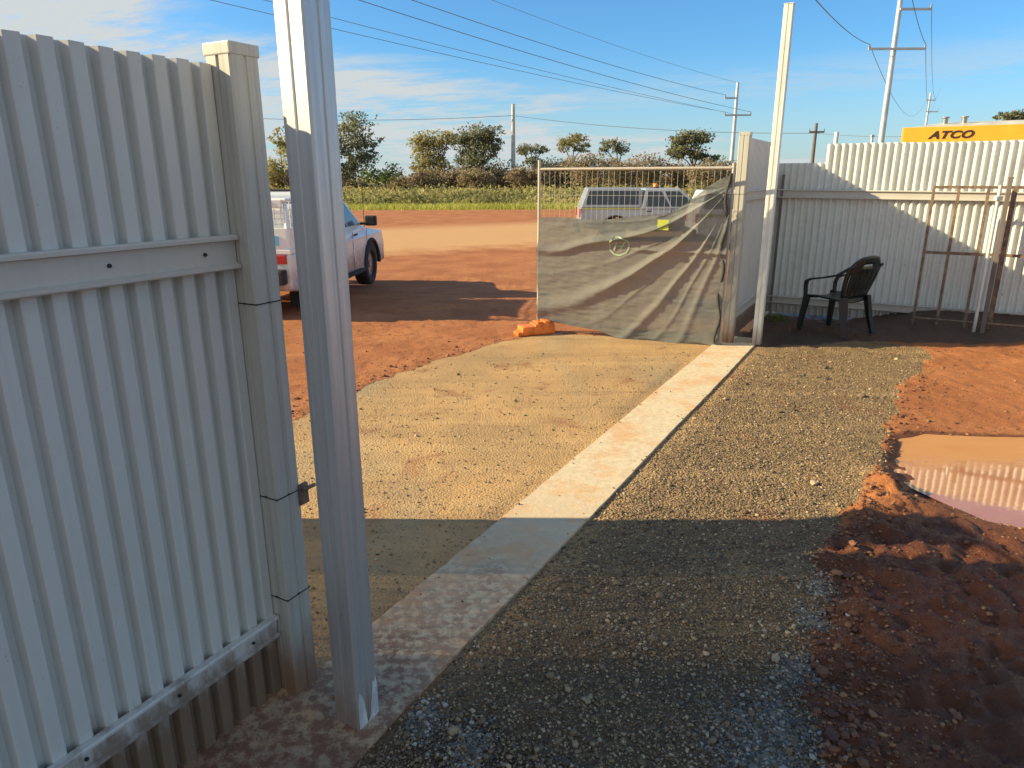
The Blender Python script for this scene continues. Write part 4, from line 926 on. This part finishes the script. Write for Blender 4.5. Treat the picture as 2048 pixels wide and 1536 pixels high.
tree('gum_tree', 'small umbrella shaped gum right of the bare concrete pole', 'tree', 116, [(1064, 296, 26, 8), (1045, 303, 11, 8), (1084, 302, 14, 6), (1070, 322, 18, 9)], 'leaf_dark', 1068, 2000, size=0.26, seed=7)
tree('gum_tree', 'flat topped gum above the brown bushes, behind the canopy utility', 'tree', 118, [(1150, 281, 30, 9), (1130, 293, 13, 9), (1166, 297, 16, 7)], 'leaf_olive', 1145, 2200, size=0.26, seed=8)
tree('gum_tree', 'smallest dark crowned gum, third umbrella tree from the bare pole', 'tree', 120, [(1230, 289, 24, 8), (1242, 302, 16, 8), (1212, 298, 9, 7)], 'leaf_dark', 1232, 1600, size=0.26, seed=9)
tree('gum_tree', 'round bright green gum nearest the right gate post', 'tree', 104, [(1385, 275, 28, 12), (1360, 284, 18, 11), (1410, 277, 14, 9), (1374, 303, 30, 13), (1412, 316, 24, 7), (1352, 308, 14, 9)], 'leaf_dark', 1382, 4200, seed=10)
tree('gum_tree', 'dark tree top showing above the yellow hut roof', 'tree', 60, [(2018, 236, 22, 7), (2045, 240, 24, 12)], 'leaf_dark', 2025, 1400, size=0.2, seed=11)
bushes = [((560, 357, 34, 13), 'brown bush low in the gap between the two near posts'), ((815, 360, 34, 9), 'low brown bush between the green bush and the pale gum'), ((905, 352, 30, 12), 'brown bush between the trunks of the central gums'), ((985, 348, 34, 15), 'brown bush left of the bare concrete pole'),
          ((855, 352, 34, 14), 'brown bush at the foot of the pale olive gum'), ((955, 350, 26, 14), 'brown bush at the foot of the dark gum'),
          ((1052, 346, 30, 13), 'brown bush under the small umbrella gum'), ((1122, 334, 34, 17), 'brown bush at the left end of the wire mesh top'), ((1182, 324, 38, 20), 'tallest brown bush below the flat topped gum'), ((1245, 335, 32, 18), 'brown bush below the smallest umbrella gum'),
          ((1300, 327, 34, 19), 'reddish brown bush left of the round green gum'), ((1362, 338, 34, 14), 'brown bush directly below the round green gum'), ((1425, 336, 36, 17), 'brown bush at the edge of the right fence pillar'), ((1500, 345, 40, 14), 'brown bush hidden partly behind the right pillar'),
          ((650, 358, 40, 12), 'brown bush behind the near gate post')]
for k, (b, lb) in enumerate(bushes):
    u, v, ru, rv = b
    tree('shrub', lb, 'bush', 100+3*(k % 4), [(u, v, ru*0.9, rv*0.9), (u-ru*0.7, v+rv*0.35, ru*0.6, rv*0.8), (u+ru*0.7, v+rv*0.4, ru*0.6, rv*0.75), (u-ru*0.3, v+rv*1.1, ru*0.9, rv*0.7), (u+ru*0.4, v+rv*1.2, ru*0.9, rv*0.7), (u, v+rv*1.9, ru*1.1, rv*0.5)], 'leaf_brown', u, 3600, size=0.26, group='dry brown bushes along the far verge', seed=30+k, thick=0.1, stems=1, dense=True)
# grey-brown thicket filling in behind the bushes
def thicket():
    g = np.random.default_rng(91); n_ = 260; us = g.uniform(520, 1520, n_); yy = g.uniform(108, 128, n_)
    xx = (us-1024)/1465*yy; hh = (1.6+2.6*g.random(n_)**1.5)*(1+0.35*np.sin(us*0.013+1)+0.2*np.sin(us*0.041)); hh *= np.where((us > 760) & (us < 820), 0.5, 1.0)*np.where(us < 900, 0.75, 1.0)
    Vs = []; Ts = []
    for i in range(n_):
        m_ = 300; d = g.normal(size=(m_, 3)); d /= np.linalg.norm(d, axis=1)[:, None]; d *= (g.random(m_)**0.45)[:, None]
        wr_ = hh[i]*g.uniform(0.5, 1.0); lp = np.stack([xx[i]+d[:, 0]*wr_, yy[i]+d[:, 1]*wr_, -0.2+hh[i]*0.5+d[:, 2]*hh[i]*0.55+g.normal(0, 0.12, m_)], 1)
        a = g.normal(size=(m_, 3)); a /= np.linalg.norm(a, axis=1)[:, None]; b_ = np.cross(a, g.normal(size=(m_, 3))); b_ /= np.linalg.norm(b_, axis=1)[:, None]; s_ = 0.22*g.uniform(0.5, 1.3, m_)[:, None]
        Vs.append(np.stack([lp-a*s_, lp+b_*s_*0.5, lp+a*s_, lp-b_*s_*0.5], 1).reshape(-1, 3)); Ts.append(np.repeat(np.clip(g.random()*0.8+g.normal(0, 0.15, m_), 0, 1), 4))
    Vv = np.concatenate(Vs); o_ = np_mesh('thicket', Vv, np.arange(len(Vv)).reshape(-1, 4), M['leaf_thicket'], attrs={'tint': np.concatenate(Ts)}); tag(o_, 'continuous grey brown thicket along the horizon behind the separate gums', 'thicket', kind='stuff')
M['leaf_thicket'] = leafmat('grey_brown_thicket', (0.18, 0.17, 0.11), (0.31, 0.285, 0.18), (0.47, 0.42, 0.26))
thicket()
# low scrub and grass, uncountable
def clumps(name, n_, ylo, yhi, r_, hgt, m_, size, mat, label, cat, seed, upright=False):
    g = np.random.default_rng(seed); yy = ylo+(yhi-ylo)*g.random(n_)**1.1; xx = g.uniform(-0.42, 0.62, n_)*yy
    rr2 = g.uniform(*r_, n_); hh = g.uniform(*hgt, n_); gz = height(xx, yy); tb = np.clip(0.5+0.9*vnoise(xx, yy, 9.0, seed+1, 3)+g.normal(0, 0.2, n_), 0, 1)
    d = g.normal(size=(n_, m_, 3))*np.array([0.5, 0.5, 0.38])
    lp = np.stack([xx[:, None]+d[..., 0]*rr2[:, None], yy[:, None]+d[..., 1]*rr2[:, None], gz[:, None]+np.abs(d[..., 2])*hh[:, None]*1.2], -1).reshape(-1, 3); k = len(lp)
    s_ = size*g.uniform(0.5, 1.3, k)[:, None]
    if upright:
        a = np.stack([g.normal(0, 0.25, k), g.normal(0, 0.25, k), np.ones(k)], 1); b_ = np.stack([g.normal(size=k), g.normal(size=k)*0.3, np.zeros(k)], 1); b_ /= np.linalg.norm(b_, axis=1)[:, None]
        lp[:, 2] = np.repeat(gz, m_)
        V_ = np.stack([lp-b_*s_*0.14, lp+b_*s_*0.14, lp+a*s_], 1).reshape(-1, 3); F_ = np.arange(len(V_)).reshape(-1, 3); q = 3
    else:
        a = g.normal(size=(k, 3)); a /= np.linalg.norm(a, axis=1)[:, None]; b_ = np.cross(a, g.normal(size=(k, 3))); b_ /= np.linalg.norm(b_, axis=1)[:, None]
        V_ = np.stack([lp-a*s_, lp+b_*s_*0.5, lp+a*s_, lp-b_*s_*0.5], 1).reshape(-1, 3); F_ = np.arange(len(V_)).reshape(-1, 4); q = 4
    T_ = np.repeat(np.clip(np.repeat(tb, m_)+g.normal(0, 0.12, k), 0, 1), q)
    o_ = np_mesh(name, V_, F_, M[mat], attrs={'tint': T_}); tag(o_, label, cat, kind='stuff')
clumps('scrub', 1300, 51, 98, (0.7, 2.4), (0.35, 1.0), 60, 0.16, 'scrub', 'low yellow grey scrub covering the far verge before the trees', 'scrub', 71)
clumps('grass', 4200, 45.5, 57, (0.5, 1.0), (0.2, 0.3), 9, 0.24, 'grass', 'bright green grass strip between red dirt and scrub', 'grass', 72, upright=True)
# weeds by the corner
g = np.random.default_rng(5); wp = P(9.6, WR+0.25); Vw = []
for k in range(90):
    c = np.array([wp.x+g.normal(0, 0.06), wp.y+g.normal(0, 0.10), 0.0]); a = g.uniform(0, 6.28); l_ = g.uniform(0.05, 0.13); t_ = np.array([math.cos(a)*l_*0.6, math.sin(a)*l_*0.6, l_]); s_ = np.array([-math.sin(a), math.cos(a), 0])*0.006
    Vw += [c-s_, c+s_, c+t_]
np_mesh('weeds', np.array(Vw), np.arange(len(Vw)).reshape(-1, 3), M['leaf_green'], attrs={'tint': np.full(len(Vw), 0.7)})
tag(bpy.data.objects['weeds'], 'small tuft of green weeds at the foot of the far gate post', 'weeds', kind='stuff')

# ---------------------------------------------------------------- power poles and wires
def pole(u, vu, Dd, top_v, label, arms, r0, r1, mat, top_z=None):
    b = at(u, vu, Dd); zt_ = top_z if top_z else at(u, top_v, Dd).z; e = empty('power_pole', (b.x, Dd, -0.2), label, 'power pole')
    mb = MB(); mb.tube([(0, 0, 0), (0, 0, zt_*0.5), (0, 0, zt_+0.2)], [r0, (r0+r1)/2, r1], 12); mb.build('mast', mat, e)
    ends = []
    for (ul, ur, va) in arms:
        z = at(u, va, Dd).z+0.2; xl = at(ul, va, Dd).x-b.x; xr = at(ur, va, Dd).x-b.x
        mb = MB(); mb.box(((xl+xr)/2, -r0, z), (xr-xl, r1*0.9, r1*1.1), bev=0.02); a_ = mb.build('crossarm', mat, e)
        for xe in (xl, xr):
            if abs(xe) < 0.6: continue
            mb = MB(); mb.tube([(xe*0.97, -r0, z), (xe*0.97, -r0, z+r1*2.2)], [r1*0.5, r1*0.3], 8); mb.build('insulator', M['insul'], a_); ends.append(Vector((b.x+xe*0.97, Dd-r0, z-0.2+r1*2.0)))
    return e, ends
_, e1 = pole(1789, 103, 55, 0, 'tall steel power pole with two crossarms rising right of the far gate post', [(1735, 1850, 101), (1799, 1862, 22)], 0.24, 0.15, M['steelpole'], top_z=17.5)
_, e2_ = pole(1475, 197, 120, 166, 'pale power pole with staggered crossarms just above the right fence pillar', [(1450, 1475, 198), (1449, 1502, 232)], 0.38, 0.24, M['steelpole'])
_, e3 = pole(1861, 203, 235, 188, 'most distant power pole, faint above the left end of the yellow hut', [(1853, 1871, 203), (1852, 1876, 226)], 0.42, 0.28, M['steelpole'])
_, e4 = pole(1633, 262, 90, 248, 'short dark timber power pole above the low part of the back fence', [(1618, 1648, 266)], 0.26, 0.18, M['woodpole'])
_, e5 = pole(1028, 208, 110, 208, 'bare concrete pole without arms in the middle of the view', [], 0.36, 0.24, M['concpole'])
def wire(a, b, sag, label, r=0.022):
    a, b = Vector(a), Vector(b); mb = MB(); pts = []
    for k in range(33):
        f = k/32; p = a.lerp(b, f); p.z -= sag*4*f*(1-f); pts.append(p)
    mb.tube(pts, r, 5, False); o_ = mb.build('power_line', M['wire']); tag(o_, label, 'power line', 'overhead power lines'); return o_
def img_line(p_near, p_end, u_far, Dn, end3, sag, label, r=0.022):
    s_ = (p_end[1]-p_near[1])/(p_end[0]-p_near[0]); v = p_near[1]+s_*(u_far-p_near[0]); wire(at(u_far, v, Dn), end3, sag, label, r)
q = at(1475, 166, 120); pL, pR, pU = e2_[1], e2_[2], e2_[0]
img_line((666, 49), (1452, 232), -100, 42, pL, 0.5, 'lowest of the five wires sloping down from the top left')
img_line((656, 20), (1470, 226), -100, 42, Vector((at(1470, 230, 120).x, 119.6, at(1470, 230, 120).z)), 0.5, 'second lowest of the five sloping wires')
img_line((759, -6), (1502, 226), 60, 42, pR, 0.9, 'middle one of the five sloping wires', 0.03)
img_line((859, -6), (1452, 195), 200, 44, pU, 0.9, 'second highest of the five sloping wires', 0.03)
img_line((1022, -4), (1475, 164), 500, 50, q, 0.8, 'topmost and thinnest of the five sloping wires', 0.018)
if len(e1) >= 3 and len(e3) >= 2:
    wire(at(1560, -90, 24), e1[0], 0.4, 'wire running from the top edge to the left arm of the tall steel pole')
    wire(e1[0], e3[0], 5.0, 'wire from the left arm of the tall steel pole to the distant pole')
    wire(e1[1], e3[1], 4.5, 'wire from the right lower arm of the tall steel pole to the distant pole')
    wire(e1[2], e3[1]+Vector((1.0, 0, 3)), 4.5, 'wire from the upper arm of the tall steel pole to the distant pole')
    wire(at(1815, -60, 35), e1[1], 0.3, 'wire dropping from the top edge to the right arm of the tall pole')
wire(at(300, 222, 118), at(1028, 231, 109.6), 0.9, 'low wire on the left, ending at the bare concrete pole', 0.04)
wire(at(1028, 231, 109.6), at(1633, 268, 90), 0.7, 'low wire from the bare concrete pole to the dark timber pole', 0.04)
wire(at(1633, 268, 90), at(1900, 272, 80), 0.3, 'low wire running right from the dark timber pole', 0.03)

# ---------------------------------------------------------------- yellow hut
HY = 18.0; hl = at(1810, 258, HY); zt_h = hl.z; HRZ = -ANG
hut = empty('portable_hut', (hl.x, HY, 0), 'yellow portable site hut with black lettering behind the tall fence', 'hut', rz=HRZ)
mb = MB(); mb.box((4.0, 1.3, zt_h/2-0.2), (7.9, 2.5, zt_h-0.4), bev=0.02); mb.build('wall', M['roofpale'], hut)
mb = MB(); mb.box((4.0, -0.02, zt_h-0.26), (8.0, 0.12, 0.52), bev=0.01); mb.box((0.0, 1.3, zt_h-0.26), (0.06, 2.6, 0.52), bev=0.01); mb.build('fascia', M['yellow'], hut)
mb = MB(); mb.add([(0.05, 0.05, zt_h), (7.95, 0.05, zt_h), (7.95, 2.6, zt_h), (0.05, 2.6, zt_h), (0.9, 1.3, zt_h+0.17), (7.7, 1.3, zt_h+0.17)], [(0, 1, 5, 4), (1, 2, 5), (2, 3, 4, 5), (3, 0, 4), (3, 2, 1, 0)]); rfo = mb.build('roof', M['roofpale'], hut)
for xo in (0.85, 1.25): mb = MB(); mb.tube([(xo, 0.9, zt_h+0.02), (xo, 0.9, zt_h+0.24)], 0.06, 10); mb.tube([(xo, 0.9, zt_h+0.24), (xo, 0.9, zt_h+0.27)], 0.09, 10); mb.build('vent', M['rim'], rfo)
def hutx(u, v):      # position along the hut front
    r_ = ray(u, v); a_ = np.array([[math.cos(HRZ), -r_[0]], [math.sin(HRZ), -r_[1]]]); t_, k_ = np.linalg.solve(a_, -np.array([hl.x, HY])); return t_, HC+k_*r_[2]
xa_, za_ = hutx(1856, 281); xb_, zb_ = hutx(1948, 281); _, zc_ = hutx(1900, 264)
fc = bpy.data.curves.new('lettering', 'FONT'); fc.body = 'ATCO'; fc.size = 1.0; fc.shear = 0.3; fc.space_character = 1.1; fc.extrude = 0.01; fc.offset = 0.045
fo = bpy.data.objects.new('lettering_src', fc); COL.objects.link(fo); bpy.context.view_layer.update()
me = bpy.data.meshes.new_from_object(fo.evaluated_get(bpy.context.evaluated_depsgraph_get())); bpy.data.objects.remove(fo); bpy.data.curves.remove(fc)
vx = [v.co.x for v in me.vertices]; vy = [v.co.y for v in me.vertices]
for v in me.vertices:
    v.co.x = xa_+(v.co.x-min(vx))*(xb_-xa_)/(max(vx)-min(vx)); v.co.y = za_+(v.co.y-min(vy))*(zc_-za_)/(max(vy)-min(vy)); v.co.z *= 0.4
me.materials.append(M['ink']); fo = bpy.data.objects.new('lettering', me); COL.objects.link(fo); fo.parent = hut; fo.rotation_euler = (R(90), 0, 0); fo.location = (0, -0.086, 0)
